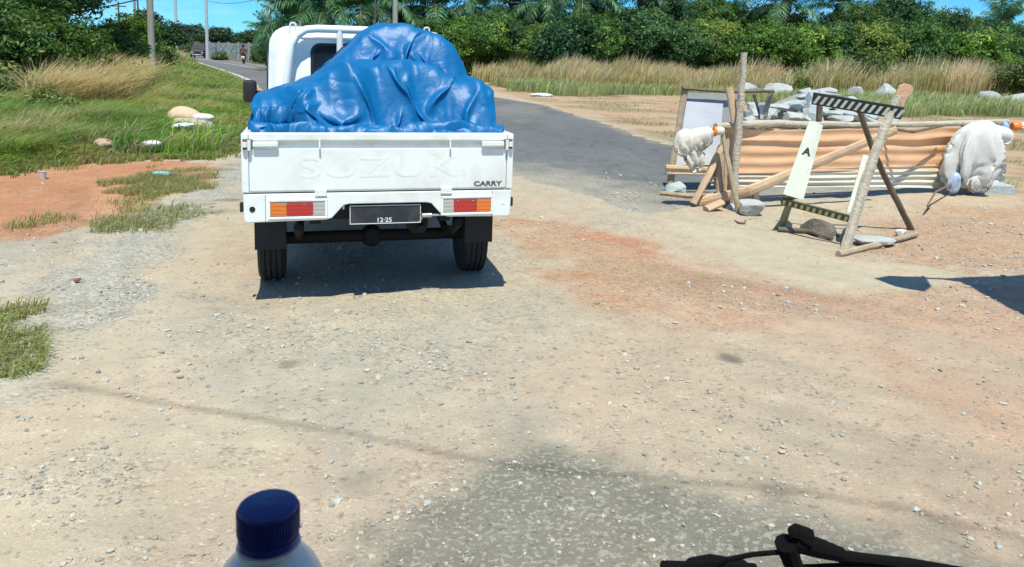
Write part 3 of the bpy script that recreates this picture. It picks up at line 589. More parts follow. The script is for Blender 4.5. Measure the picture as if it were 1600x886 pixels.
# oil palms
def palm_mesh(seed, nf=30, L_=4.0, col=(.08, .19, .07)):
    g = np.random.default_rng(seed); Vs, Cs = [], []
    for k in range(nf):
        az = k*2.4+g.normal(0, .1); el = g.uniform(.15, 1.35) if k > 6 else g.uniform(1.1, 1.45); Lf = L_*g.uniform(.8, 1.1)
        t = np.linspace(0, 1, 26); droop = 1.6*(1.45-el)+.5
        ang = el-droop*t**1.5; ds = Lf/25; r = np.cumsum(np.cos(ang))*ds; z = np.cumsum(np.sin(ang))*ds
        c = np.stack([np.cos(az)*r, np.sin(az)*r, z], 1); side = np.array((-math.sin(az), math.cos(az), 0)); tone = math.exp(g.normal(0, .22))
        T = np.gradient(c, axis=0); T /= np.linalg.norm(T, axis=1)[:, None]
        for j in range(3, 25):                          # rachis + leaflets both sides
            w_ = .035*(1-t[j])+.012; Vs.append([c[j-1]-side*w_, c[j-1]+side*w_, c[j]+side*w_, c[j]-side*w_]); Cs.append(np.array((.14, .17, .06)))
            ll = .95*math.sin(math.pi*min(1, .12+t[j]*.88))**.6*g.uniform(.8, 1.1)
            for sg in (-1, 1):
                for u in (0, .5):
                    b0 = c[j]*(1-u)+c[j-1]*u; d = side*sg*.85+T[j]*.5+np.array((0, 0, -.35+g.normal(0, .2))); d /= np.linalg.norm(d)
                    e = b0+d*ll; m_ = b0+d*ll*.5+np.array((0, 0, .05)); wv = T[j]*.035
                    Vs.append([b0, m_+wv, e+np.array((0, 0, -.12)), m_-wv]); Cs.append(np.array(col)*tone*math.exp(g.normal(0, .15)))
    V = np.array(Vs).reshape(-1, 3); M = len(Vs); i = np.arange(M)*4
    return fast_mesh('crown', V, [np.stack([i, i+1, i+2, i+3], 1)], np.repeat(np.array(Cs), 4, 0))
M_ptrunk = mat('palm_trunk', (.11, .085, .06), .95, .35, 6, .9, 14)
def make_palm(seed):
    t = empty('oil_palm', (0, 0, 0), 0, 'oil palm with drooping fronds rising over the green tree row', 'palm tree', 'oil palms behind the tree row')
    c = link('crown', palm_mesh(seed), M_palm, t); c.location = (0, 0, 3.6)
    g = random.Random(seed); b = MB(); b.tube([(0, 0, -.2), (0, 0, 1.5), (0, 0, 3.75)], [.36, .30, .34], 12, .12, 8, seed=seed)
    for k in range(70):
        a = k*2.4; z = .6+k*.044; rr = .31; b.tube([(math.cos(a)*rr, math.sin(a)*rr, z), (math.cos(a)*(rr+.14), math.sin(a)*(rr+.14), z+.2)], [.07, .03], 5)
    b.build('trunk', M_ptrunk, t, True); return t
pp = [make_palm(31), make_palm(32)]; up_ = set()
for i, (px_, cy_, d_) in enumerate([(512, 26, 50), (462, 30, 55), (565, 14, 51), (618, 10, 53), (745, 12, 54), (800, 8, 55), (850, 10, 53), (905, -4, 54), (1000, -6, 55), (1222, 6, 54), (1305, 8, 56), (680, 10, 54), (1090, -14, 66), (1560, 36, 72), (470, 62, 58), (428, 58, 80)]):
    q = P(px_, 80, d_); cz = topz(cy_, px_, d_); o = pp[i % 2]
    if i % 2 in up_: o = cpy(o)
    up_.add(i % 2); s = random.uniform(.85, 1.05)*(1.25 if i < 4 else 1.08); o.location = (q.x, d_, cz-3.6*s-.3); o.rotation_euler = (0, 0, random.uniform(0, 6)); o.scale = (s, s, s)
    tr = [c for c in bpy.data.objects if c.parent == o and c.name.startswith('trunk')][0]
    zb = cz-3.6*s-.3
    if zb > 0: tr.scale = (1, 1, (zb/s+3.6)/3.6*1.02); tr.location = (0, 0, -zb/s)
# ================================================================ PICKUP TRUCK
M_white = mat('white_paint', (.83, .87, .82), .32, .03, 2, .03, 30, coat=.35, dirt=(.50, .43, .32), da=.42, dscale=3.4)
M_white2 = mat('white_steel', (.78, .82, .76), .42, .05, 4, .06, 30, dirt=(.40, .30, .20), da=.35, dscale=5)
M_gap = mat('shadow_gap_steel', (.10, .10, .09), .7, .2)
M_black = mat('black_rubber', (.018, .018, .019), .75, .25, 9, .2, 60, dirt=(.07, .06, .045), da=.2)
M_tyre = mat('tyre_rubber', (.022, .022, .021), .85, .25, 12, .3, 50, dirt=(.08, .07, .05), da=.2, dscale=6)
M_blackpl = mat('black_plastic', (.02, .02, .021), .45, .1, 9, .05)
M_under = mat('underbody_steel', (.012, .011, .010), .8, .3, 6, .3)
M_glassd = mat('dark_glass', (.012, .016, .02), .06, .05, 1, 0, spec=.6)
M_red = mat('red_lens', (.50, .035, .03), .22, .06, 20, .05, 180, coat=.5)
M_orange = mat('orange_lens', (.75, .20, .03), .22, .06, 20, .05, 180, coat=.5)
M_clear = mat('clear_lens', (.50, .48, .42), .2, .06, 20, .05, 180, coat=.5)
M_rust = mat('rusty_steel', (.20, .13, .08), .8, .35, 20, .3, 60)
M_chrome = mat('dull_metal', (.55, .54, .52), .35, .1, 9, .05, metal=.8)
M_greyl = mat('grey_lettering', (.09, .10, .10), .35, .05)
M_plate = mat('plate_black', (.02, .024, .026), .45, .1, 20, .05, dirt=(.25, .22, .18), da=.25)
M_pw = mat('plate_white', (.65, .68, .68), .5, .1)
YAW = R(14.5)
q = P(598.0, 260, 4.86)
TR = empty('pickup_truck', (q.x, q.y, 0), YAW, 'white small pickup truck seen from behind, its bed loaded high under a blue tarpaulin', 'pickup truck'); TR.scale = (.965, 1, 1)
def B(): return MB()
HW = .88
# bed
B().box((-.84, .04, .735), (.84, 2.36, .765)).build('bed_floor', M_white2, TR)
for s in (-1, 1):
    b = B(); x0, x1 = sorted((s*.845, s*.88)); b.box((x0, .0, .755), (x1, 2.38, 1.10), .006); x0, x1 = sorted((s*.825, s*.885)); b.box((x0, .0, 1.085), (x1, 2.38, 1.128), .010)
    for yy in (.6, 1.2, 1.8): x0, x1 = sorted((s*.875, s*.888)); b.box((x0, yy-.03, .77), (x1, yy+.03, 1.08), .004)
    b.build('side_panel', M_white, TR)
    # corner post with the latch
    x0, x1 = sorted((s*.842, s*.886)); c = B().box((x0, -.024, .758), (x1, .03, 1.126), .007).build('corner_post', M_white, TR)
    l = B(); x0, x1 = sorted((s*.66, s*.815)); l.box((x0, -.052, 1.043), (x1, -.026, 1.078), .008)
    l.build('latch_handle', M_white2, TR)
    l = B(); x0, x1 = sorted((s*.818, s*.875)); l.box((x0, -.036, 1.028), (x1, -.024, 1.092)); l.build('latch_plate', M_rust, TR)
    l = B().tube([(s*.835, -.045, 1.088), (s*.835, -.045, 1.025)], .011, 8).tube([(s*.862, -.043, 1.075), (s*.862, -.043, 1.045)], .016, 8).build('latch_bolt', M_white2, TR, True)
    x0, x1 = sorted((s*.885, s*.905)); B().box((x0, .02, .63), (x1, .06, .69), .004).build('side_marker', M_blackpl, TR)
b = B(); b.box((-.84, 2.34, .76), (.84, 2.38, 1.128), .008); b.build('front_panel', M_white, TR)
# tailgate: rolled top rail, sunken band, flat panel
tg = empty('tailgate', (0, 0, 0)); tg.parent = TR
B().box((-.84, -.030, 1.078), (.84, .018, 1.130), .010).build('top_rail', M_white, tg)
B().box((-.84, -.004, 1.028), (.84, .010, 1.080)).build('recess_band', M_white2, tg)
pr = [(-.84, .765), (.84, .765), (.84, 1.031), (-.84, 1.031)]
b = B(); b.box((-.84, -.022, .765), (.84, .012, 1.031), .007); b.box((-.84, -.012, .7585), (.84, .012, .766)); b.build('gate_panel', M_white, tg)
text('embossed_lettering', 'SUZUKI', .185, M_white, tg, (.02, -.0226, .905), ext=.0003, sx=1.72, bev=.0003, space=1.05)
text('model_lettering', 'CARRY', .043, M_greyl, tg, (.710, -.0235, .795), ext=.0012, sx=1.42, off=.0012)
for x in (-.405, .445):
    B().tube([(x, -.036, 1.088), (x, -.037, 1.06), (x, -.045, 1.033), (x, -.038, 1.022)], .0065, 6).build('rope_hook', M_white2, tg, True)
for x in (-.40, .425):
    B().box((x-.038, -.034, .744), (x+.038, -.006, .775), .004).box((x-.038, -.04, .735), (x+.038, -.01, .7435), .002).build('hinge', M_white2, tg)
B().box((-.84, -.003, .750), (.84, .03, .7585)).build('hinge_gap', M_gap, tg)
# rear beam with notch for the number plate
out = [(-.875, .585), (-.862, .570), (-.37, .578), (-.33, .588), (-.255, .668), (-.22, .676), (.29, .676), (.325, .668), (.40, .588), (.44, .578), (.862, .570), (.875, .585), (.880, .750), (-.880, .750)]
rb = B().prism(out, -.020, .035, .006).build('rear_beam', M_white, TR)
for x in (-.745, .745):
    B().box((x-.0015, -.0215, .575), (x+.0015, -.0195, .748)).build('panel_seam', M_gap, rb)
B().lathe([(.0, -.0), (.017, -.001), (.019, .004)], (-.825, -.0225, .655), 'y', 24).build('reflector_hole', M_under, rb, True)
B().box((.815, -.0225, .655), (.835, -.0195, .666)).build('drain_cap', M_white2, rb)
def lamp(x0, x1, orange_left):
    t = empty('tail_lamp', (0, 0, 0)); t.parent = TR; z0, z1 = .605, .700
    fr = B(); w_ = .016
    fr.box((x0-w_, -.034, z1), (x1+w_, -.018, z1+.018), .004).box((x0-w_, -.034, z0-w_), (x1+w_, -.018, z0), .004)
    fr.box((x0-w_, -.0335, z0), (x0, -.018, z1), .003).box((x1, -.0335, z0), (x1+w_, -.018, z1), .003); fr.build('surround', M_white, t)
    W = x1-x0; cuts = [0, .30, .78, 1]; ms = [('orange_lens', M_orange), ('red_lens', M_red), ('clear_lens', M_clear)]
    for i, (n_, m_) in enumerate(ms):
        a, b_ = x0+W*cuts[i], x0+W*cuts[i+1]
        if not orange_left: a, b_ = x1-W*cuts[i+1], x1-W*cuts[i]
        l = B(); l.box((a+.0006, -.030, z0+.004), (b_-.0006, -.0205, z1-.006), .003)
        for k in range(3): l.box((a+.003, -.0315, z0+.02+k*.024), (b_-.003, -.0295, z0+.023+k*.024))
        l.build(n_, m_, t)
    for sx in (x0+W*.3, x0+W*.62): B().lathe([(0, -.002), (.004, -.0015), (.005, .002)], (sx, -.0325, z1-.016), 'y', 12).build('screw', M_chrome, t)
lamp(-.715, -.375, True); lamp(.405, .735, False)
# plate, black notch panel, brackets
B().box((-.33, .045, .585), (.40, .06, .70)).build('notch_backing', M_under, TR)
np_ = empty('licence_plate', (0, 0, 0)); np_.parent = TR
RX_ = Matrix.Translation((.02, -.008, .60)) @ Matrix.Rotation(R(-6), 4, 'X')
B().box((-.235, -.002, -.058), (.235, .002, .062), .001, RX_).build('plate_panel', M_plate, np_)
f = B()
for lo, hi in (((-.235, -.004, -.058), (.235, -.0025, -.053)), ((-.235, -.004, .057), (.235, -.0025, .062)), ((-.235, -.004, -.053), (-.231, -.0025, .057)), ((.231, -.004, -.053), (.235, -.0025, .057))): f.box(lo, hi, 0, RX_)
f.build('plate_border', M_pw, np_)
text('plate_lettering', '12\u00b725', .040, M_pw, np_, (.01, -.0145, .565), ext=.0012, sx=1.15, off=.0008, rot=(math.pi/2-R(6), 0, 0))
B().tube([(-.255, .0, .668), (-.255, .0, .64)], .006, 6).build('lamp_bracket', M_pw, TR)
B().tube([(.245, -.01, .60), (.262, -.01, .60), (.262, -.01, .565), (.235, -.01, .548)], .007, 6).build('plate_bracket', M_rust, TR, True)
B().tube([(.26, .0, .586), (.33, .0, .587)], .015, 10).tube([(.33, .0, .587), (.42, .0, .588)], .008, 8).build('exhaust_tip', M_chrome, TR, True)
# flaps, wheels, axle, frame
for s in (-1, 1):
    x0, x1 = sorted((s*.845, s*.635)); B().box((x0, .36, .30), (x1, .368, .60), .002).build('mud_flap', M_black, TR)
    B().box((x0, .372, .50), (x1, .40, .70)).build('flap_bracket', M_under, TR)
def wheel(x, y, s):
    t = empty('wheel', (x, y, .29)); t.parent = TR; w_ = .092
    tp = [(.185, -w_*.8), (.215, -w_*.98), (.262, -w_), (.280, -w_*.86)]
    for k in range(4):
        a = -w_*.78+k*w_*.42; tp += [(.290, a), (.290, a+w_*.30), (.279, a+w_*.31), (.279, a+w_*.41)]
    tp += [(.290, w_*.86), (.262, w_), (.215, w_*.98), (.185, w_*.8), (.17, 0), (.185, -w_*.8)]
    ty = B().lathe(tp, (0, 0, 0), 'x', 56).build('tyre', M_tyre, t, True)
    rp = [(.0, s*.03), (.05, s*.035), (.07, s*.02), (.13, s*.03), (.165, s*.055), (.186, s*.072), (.186, -s*.072), (.165, -s*.05), (.0, -s*.02)]
    B().lathe(rp, (0, 0, 0), 'x', 32).build('rim', M_chrome, t, True)
for s in (-1, 1): wheel(s*.745, .72, s); wheel(s*.755, 2.95, s)
b = B(); b.tube([(-.7, .72, .29), (.7, .72, .29)], .045, 12).lathe([(.0, -.08), (.06, -.06), (.085, 0), (.06, .06), (0, .08)], (-.02, .72, .29), 'y', 20); b.build('rear_axle', M_under, TR, True)
b = B()
for s in (-1, 1):
    x0, x1 = sorted((s*.40, s*.47)); b.box((x0, .08, .53), (x1, 3.2, .63)); b.tube([(s*.55, .15, .50), (s*.55, .45, .37), (s*.55, .72, .33), (s*.55, 1.0, .37), (s*.55, 1.3, .50)], .03, 6)
for yy in (.12, .9, 1.7, 2.4): b.box((-.44, yy, .55), (.44, yy+.06, .62))
b.box((-.80, .06, .665), (.80, 2.38, .733)).build('chassis_frame', M_under, TR)
B().tube([(.28, .1, .47), (.28, .7, .52), (.20, 2.2, .45)], .028, 10).tube([(.28, .35, .46), (.28, .75, .48)], .08, 14).build('exhaust_pipe', M_under, TR, True)
B().lathe([(0, -.06), (.16, -.06), (.26, -.03), (.27, .0), (.26, .03), (.16, .06), (0, .06)], (-.0, 1.35, .50), 'z', 28).build('spare_wheel', M_tyre, TR, True)
B().box((-.75, 1.0, .40), (-.48, 1.5, .62), .03).build('fuel_tank', M_under, TR)
# cab
def rrect(hx, z0, z1, r, n=5, lean=0):
    pts = []
    for cx, cz, a0 in ((hx-r, z1-r, 0), (-hx+r, z1-r, 90), (-hx+r*.6, z0+r*.6, 180), (hx-r*.6, z0+r*.6, 270)):
        rr = r if a0 < 180 else r*.6
        for k in range(n+1):
            a = R(a0+90*k/n); x = cx+math.cos(a)*rr; z = cz+math.sin(a)*rr; f_ = (z-z0)/(z1-z0); pts.append((x*(1-lean*max(0, f_-.45)), z))
    return pts
bm = bmesh.new(); secs = [(2.44, .85, .50, 1.80, .14, .10), (2.47, .885, .47, 1.835, .16, .10), (3.0, .90, .45, 1.86, .16, .14), (3.30, .91, .42, 1.80, .16, .16), (3.75, .90, .36, 1.15, .10, .0), (3.98, .82, .34, .98, .10, .0), (4.04, .76, .38, .85, .10, 0)]
rings = []
for y_, hx, z0, z1, r_, ln in secs: rings.append([bm.verts.new((x, y_, z)) for x, z in rrect(hx, z0, z1, r_, 5, ln)])
for a, c in zip(rings[:-1], rings[1:]):
    for k in range(len(a)): bm.faces.new([a[k], a[(k+1) % len(a)], c[(k+1) % len(a)], c[k]])
bm.faces.new(rings[0]); bm.faces.new(rings[-1][::-1]); bmesh.ops.recalc_face_normals(bm, faces=bm.faces)
me = bpy.data.meshes.new('cab'); bm.to_mesh(me); bm.free(); me.polygons.foreach_set('use_smooth', [True]*len(me.polygons)); me.set_sharp_from_angle(angle=R(40))
cab = link('cab', me, M_white, TR)
b = B(); ring = rrect(.445, 1.34, 1.675, .075); b.prism(ring, 2.425, 2.445, .004); b.build('rear_window', M_glassd, cab)
B().prism(rrect(.47, 1.318, 1.698, .09), 2.432, 2.442, .003).build('window_seal', M_blackpl, cab)
B().box((-.80, 2.432, 1.246), (.80, 2.441, 1.252)).build('body_crease', M_gap, cab)
for s in (-1, 1):
    B().prism([(2.75, 1.20), (3.45, 1.20), (3.18, 1.70), (2.78, 1.70)], .838*s-.004, .838*s+.004).build('side_window', M_glassd, cab)
    o = cab.children[-1] if cab.children else None
for o in [c for c in bpy.data.objects if c.name.startswith('side_window')]:
    for v in o.data.vertices: x, y_, z = v.co; v.co = (y_*(1-.03)+(.072 if y_ > 0 else -.072), x, z)
b = B(); b.face([(-.70, 3.345, 1.70), (.70, 3.345, 1.70), (.78, 3.735, 1.19), (-.78, 3.735, 1.19)]); o = b.build('windscreen', M_glassd, cab)
for v in o.data.vertices: v.co += Vector((0, .03, .02))
for s in (-1, 1):
    B().lathe([(0, .03), (.07, .02), (.09, 0), (.09, -.03)], (s*.62, 4.0, .72), 'y', 20).build('headlight', M_clear, cab, True)
    mt = B(); mt.box((-.068, -.05, -.115), (.068, .05, .115), .035); m_ = mt.build('side_mirror', M_blackpl, cab, True); m_.location = (s*1.09, 3.28, 1.20)
    B().tube([(s*.87, 3.32, 1.18), (s*1.05, 3.30, 1.20)], .015, 8).build('mirror_arm', M_blackpl, cab)
# rack behind the cab
b = B(); zz = 1.825; hx = .655
arc = [(-hx-.05, 2.37, 1.05), (-hx-.035, 2.37, 1.35), (-hx, 2.37, 1.58), (-hx+.02, 2.37, 1.68), (-hx+.07, 2.37, 1.765), (-hx+.15, 2.37, 1.815), (-hx+.25, 2.37, zz)]
b.tube(arc+[(-x, y_, z) for x, y_, z in arc[::-1]], .036, 12); b.build('cab_guard', M_white, TR, True)
B().tube([(-.20, 2.365, 1.05), (-.20, 2.365, 1.82)], .030, 10).build('guard_upright', M_white, TR, True)
B().tube([(.20, 2.365, 1.05), (.20, 2.365, 1.82)], .030, 10).build('guard_upright', M_white, TR, True)
B().tube([(-.56, 2.39, 1.735), (.56, 2.39, 1.735)], .010, 8).build('guard_rod', M_white, TR, True)
for s in (-1, 1):
    B().tube([(s*.625-.035, 2.36, 1.77), (s*.625-.022, 2.36, 1.862), (s*.625-.012, 2.36, 1.868), (s*.625+.012, 2.36, 1.868), (s*.625+.022, 2.36, 1.862), (s*.625+.03, 2.36, 1.77)], .0095, 8).build('rope_loop', M_white, TR, True)
B().lathe([(0, -.03), (.016, -.03), (.018, .02), (0, .03)], (.0, 2.37, 1.80), 'z', 10).build('guard_catch', M_rust, TR)

# ---------------------------------------------------------------- tarpaulin: cloth relaxed over the load
def prof(x, tab): a = np.array(tab); return np.interp(x, a[:, 0], a[:, 1])
P1 = [(-.90, 1.14), (-.86, 1.24), (-.80, 1.32), (-.70, 1.345), (-.58, 1.38), (-.47, 1.44), (-.36, 1.50), (-.27, 1.545), (-.11, 1.56), (.12, 1.555), (.28, 1.55), (.42, 1.525), (.52, 1.485), (.60, 1.455), (.68, 1.46), (.76, 1.455), (.82, 1.41), (.86, 1.32), (.90, 1.15)]
P2 = [(-.9, 1.14), (-.7, 1.2), (-.5, 1.30), (-.40, 1.42), (-.30, 1.53), (-.16, 1.66), (-.06, 1.76), (.03, 1.815), (.14, 1.845), (.34, 1.845), (.48, 1.825), (.60, 1.765), (.70, 1.66), (.79, 1.52), (.84, 1.36), (.88, 1.14)]
def Hload(x, y):
    b = 1.02+0*x
    f = fbm(x*2.2, y*2.2, 200, 3)-.5
    g1 = sstep(.235, .50, y-.03*np.sin(x*4.2)-f*.12)*(1-.25*sstep(.95, 1.25, y))
    g2 = sstep(.98, 1.30, y-.03*np.sin(x*6))*(1-sstep(1.95, 2.26, y))
    h1 = b+(prof(x, P1)-b)*np.clip(g1, 0, 1)**.75; h2 = b+(prof(x, P2)-b)*np.clip(g2, 0, 1)**.6
    h3 = b+.15*np.exp(-((y-.125)/.06)**2)*(.7+.6*vn(x*5, x*0, 7))          # folded roll lying along the tailgate
    return np.maximum(np.maximum(h1, h2), h3)+.035*f
NXc, NYc = 150, 170
ux = np.linspace(-.835, .845, NXc); uy = np.linspace(.055, 2.26, NYc); UX, UY = np.meshgrid(ux, uy, indexing='ij')
Pc = np.stack([UX, UY, Hload(UX, UY)+.012], 2)
wob = np.stack([fbm(UX*5, UY*3.5, 210+i, 4)-.5 for i in range(3)], 2)
rest0 = {}
def rl(a, b_, k): return np.linalg.norm(a-b_, axis=2)*k
hx_r = rl(Pc[1:], Pc[:-1], 1.11); hy_r = rl(Pc[:, 1:], Pc[:, :-1], 1.05)
d1_r = np.sqrt(hx_r[:, 1:]**2*.5+hx_r[:, :-1]**2*.5+hy_r[1:]**2*.5+hy_r[:-1]**2*.5)
bx_r = (hx_r[1:]+hx_r[:-1])*.985; by_r = (hy_r[:, 1:]+hy_r[:, :-1])*.985
X = Pc+wob*np.array((.02, .02, .03)); Xp = X.copy()
def sat(A, Bm, r, k):
    d = Bm-A; l = np.linalg.norm(d, axis=-1)+1e-9; return d*((l-r)/l*.5*k)[..., None]
pinx = np.zeros((NXc, NYc), bool); pinx[0] = pinx[-1] = True; pinx[:, 0] = pinx[:, -1] = True
X0 = Pc.copy()
for it in range(110):
    vel = (X-Xp)*.94; Xp = X.copy(); X = X+vel; X[..., 2] -= .00055
    for k in range(5):
        D = np.zeros_like(X); Wt = np.full(X.shape[:2], 1e-6)
        c = sat(X[:-1], X[1:], hx_r, 1); D[:-1] += c; D[1:] -= c; Wt[:-1] += 1; Wt[1:] += 1
        c = sat(X[:, :-1], X[:, 1:], hy_r, 1); D[:, :-1] += c; D[:, 1:] -= c; Wt[:, :-1] += 1; Wt[:, 1:] += 1
        c = sat(X[:-1, :-1], X[1:, 1:], d1_r, .5); D[:-1, :-1] += c; D[1:, 1:] -= c; Wt[:-1, :-1] += .5; Wt[1:, 1:] += .5
        c = sat(X[1:, :-1], X[:-1, 1:], d1_r, .5); D[1:, :-1] += c; D[:-1, 1:] -= c; Wt[1:, :-1] += .5; Wt[:-1, 1:] += .5
        for st in (2, 3):
            lx = hx_r[:NXc-st]+0; 
            lx = sum(hx_r[j:NXc-st+j] for j in range(st))*.975; ly = sum(hy_r[:, j:NYc-st+j] for j in range(st))*.985
            c = sat(X[:-st], X[st:], lx, .1); D[:-st] += c; D[st:] -= c; Wt[:-st] += .35; Wt[st:] += .35
            c = sat(X[:, :-st], X[:, st:], ly, .2); D[:, :-st] += c; D[:, st:] -= c; Wt[:, :-st] += .35; Wt[:, st:] += .35
        X = X+D/np.maximum(Wt, 1)[..., None]*1.5
        X[pinx] = X0[pinx]
        h = Hload(np.clip(X[..., 0], -.86, .86), X[..., 1])+.006; X[..., 2] = np.maximum(X[..., 2], h)
        X[..., 1] = np.maximum(X[..., 1], .03); X[..., 0] = np.clip(X[..., 0], -.885, .89)
u_, v_ = X[..., 0], X[..., 1]
for sc_, am_, sd_ in ((3.0, .038, 220), (7.0, .013, 223)):                   # sharp creases pulled down the slopes
    rg1 = 1-2*np.abs(fbm(u_*sc_+.5*np.sin(v_*3)+v_*1.1, v_*sc_*.55, sd_, 2)-.5)*2
    ed_ = np.clip(np.minimum(np.minimum(u_+.84, .84-u_), np.minimum(v_-.05, 2.2-v_))*7, 0, 1)
    X[..., 2] += am_*(rg1-.4)*ed_; X[..., 1] -= am_*.55*(rg1-.4)*ed_*np.clip((1.1-v_)*4, 0, 1)
for _ in range(2): X[1:-1, 1:-1] = X[1:-1, 1:-1]*.5+(X[2:, 1:-1]+X[:-2, 1:-1]+X[1:-1, 2:]+X[1:-1, :-2])*.125
X[..., 1] = np.maximum(X[..., 1], .03)
me = fast_mesh('tarpaulin', X.reshape(-1, 3), [np.stack([(i := (np.arange(NXc-1)[:, None]*NYc+np.arange(NYc-1)[None]).ravel()), i+NYc, i+NYc+1, i+1], 1)], None, True)
M_tarp = mat('blue_tarpaulin', (.0, .125, .315), .44, .08, 5, .12, 30, spec=.4, dirt=(.0, .17, .38), da=.2, dscale=3)
def crinkle(m):
    t = m.node_tree; n = t.nodes.new; K = t.links.new; bs = [x for x in t.nodes if x.type == 'BUMP'][0]
    co = n('ShaderNodeTexCoord'); hs = []
    for sc_, w_ in ((2.6, 1.0), (6.5, .28)):
        a = n('ShaderNodeTexNoise'); a.inputs['Scale'].default_value = sc_; a.inputs['Detail'].default_value = 2; a.inputs['Distortion'].default_value = .6; K(co.outputs['Object'], a.inputs['Vector'])
        s1 = n('ShaderNodeMath'); s1.operation = 'SUBTRACT'; s1.inputs[1].default_value = .5; K(a.outputs['Fac'], s1.inputs[0])
        s2 = n('ShaderNodeMath'); s2.operation = 'ABSOLUTE'; K(s1.outputs[0], s2.inputs[0]); s3 = n('ShaderNodeMath'); s3.operation = 'MULTIPLY'; s3.inputs[1].default_value = w_; K(s2.outputs[0], s3.inputs[0]); hs.append(s3)
    ad = n('ShaderNodeMath'); ad.operation = 'ADD'; K(hs[0].outputs[0], ad.inputs[0]); K(hs[1].outputs[0], ad.inputs[1])
    b2 = n('ShaderNodeBump'); b2.inputs['Strength'].default_value = .5; b2.inputs['Distance'].default_value = .07; K(ad.outputs[0], b2.inputs['Height']); K(b2.outputs[0], bs.inputs['Normal'])
crinkle(M_tarp)
tp = link('blue_tarpaulin', me, M_tarp); tp.location = TR.location; tp.rotation_euler = (0, 0, YAW); tp.scale = (.965, 1, 1)
s_ = tp.modifiers.new('s', 'SUBSURF'); s_.levels = 1; s_.render_levels = 1
tag(tp, 'crumpled glossy blue tarpaulin covering the load on the white pickup bed', 'tarpaulin')
# loose tarpaulin folds squeezed behind the tailgate rail
def flap(x0, x1, y0, z0, hgt, seed, wave=.03, name='tarp_fold'):
    n_, m_ = 60, 14; u = np.linspace(0, 1, n_)[:, None]; v = np.linspace(0, 1, m_)[None]
    x = x0+(x1-x0)*u+.02*np.sin(v*5+u*9); th = v*3.6
    z = z0+hgt*np.sin(th)*(.55+.45*np.sin(np.pi*u)**.4)+(fbm(u*7+seed, v*2, seed, 3)-.5)*.05; y = y0-.035*np.cos(th)*1.0+(fbm(u*9+3, v*2+seed, seed+5, 3)-.5)*wave*2+0*u
    V = np.stack([x+0*v, y+0*x, z+0*x], 2).reshape(-1, 3); i = (np.arange(n_-1)[:, None]*m_+np.arange(m_-1)[None]).ravel()
    o = link(name, fast_mesh(name, V, [np.stack([i, i+m_, i+m_+1, i+1], 1)], None, True), M_tarp, tp); s_ = o.modifiers.new('t', 'SOLIDIFY'); s_.thickness = .003
flap(-.80, -.30, .075, 1.10, .085, 1); flap(-.42, .18, .065, 1.09, .075, 4, .02); flap(.05, .82, .08, 1.10, .09, 8); flap(-.84, -.55, .16, 1.16, .12, 12, .05); flap(.30, .80, .05, 1.09, .06, 17)
# ================================================================ ROADWORK BARRICADE AND ITS NEIGHBOURS
M_wood = mat('weathered_wood', (.42, .33, .22), .9, .25, 5, .5, 40, dirt=(.16, .12, .08), da=.5, dscale=9)
M_woodp = mat('pale_plank', (.56, .40, .25), .85, .18, 5, .4, 40, dirt=(.35, .22, .12), da=.4, dscale=6)
M_woodd = mat('dark_stick', (.16, .12, .085), .9, .3, 8, .5, 40)
M_woodg = mat('grey_pole_bark', (.50, .45, .34), .95, .3, 12, .7, 45, dirt=(.26, .22, .15), da=.5, dscale=12)
M_woodgr = mat('mossy_wood', (.25, .24, .14), .95, .25, 9, .5, 45)
M_sack = mat('white_sack_weave', (.68, .69, .64), .75, .08, 6, .3, 90, dirt=(.40, .32, .22), da=.4, dscale=3)
M_sacky = mat('cream_sack_weave', (.70, .67, .58), .8, .08, 6, .3, 90, dirt=(.42, .30, .18), da=.45, dscale=4)
M_concr = mat('broken_concrete', (.42, .44, .41), .92, .14, 7, .7, 30, dirt=(.30, .27, .2), da=.4)
M_concb = mat('pale_blue_stone', (.40, .465, .455), .92, .16, 7, .7, 30, dirt=(.20, .24, .22), da=.4, dscale=7)
M_board = mat('painted_board_white', (.70, .74, .60), .6, .06, 5, .1, dirt=(.42, .40, .30), da=.5, dscale=6)
M_blackp = mat('black_paint', (.03, .035, .03), .6, .2)
M_clothb = mat('pale_blue_rag', (.33, .47, .62), .8, .2, 20, .3, 60, dirt=(.08, .12, .3), da=.7, dscale=18)
M_orp = mat('orange_plastic', (.85, .23, .03), .4, .06)
M_clearpl = mat('thin_white_plastic', (.68, .71, .70), .35, .08, 9, .2, 30)
M_shiny = mat('crinkled_foil_plastic', (.45, .55, .66), .22, .35, 14, .6, 25, dirt=(.02, .05, .12), da=.9, dscale=8)
def sheetmat():
    m = mat('rusty_orange_sheet', (.78, .46, .25), .62, .12, 3, .1, 25, dirt=(.82, .58, .35), da=.8, dscale=3.5, stretch=(.6, 1, 2.2)); return m
M_sheet = sheetmat(); M_sheetc = mat('cream_sheet', (.62, .60, .48), .55, .1, 3, .1, 25, dirt=(.5, .33, .18), da=.4, stretch=(.6, 1, 2.5))
BO = P(1300, 320, 8.9); BO.z = 0
BAR = empty('road_barricade', BO, 0, 'makeshift road barricade of rusty orange corrugated sheet nailed to rough wooden poles', 'barricade')
def bb(): return MB(BO)
def pth(*a): return [P(*p) for p in a]
# depth along the barricade line (px 1120 -> 8.45 m, px 1575 -> 10.1 m)
def dl(px): return 8.45+(px-1120)/(1575-1120)*1.65
A = P(1118, 198, dl(1118)); Bp = P(1575, 190, dl(1575)); dirv = (Bp-A); Lb = dirv.length
bb().tube([A, P(1200, 193, dl(1200)), P(1330, 196, dl(1330)), P(1470, 193, dl(1470)), Bp], [.042, .045, .038, .036, .034], 10, .14, 7, seed=3).build('top_rail', M_woodg, BAR, True)
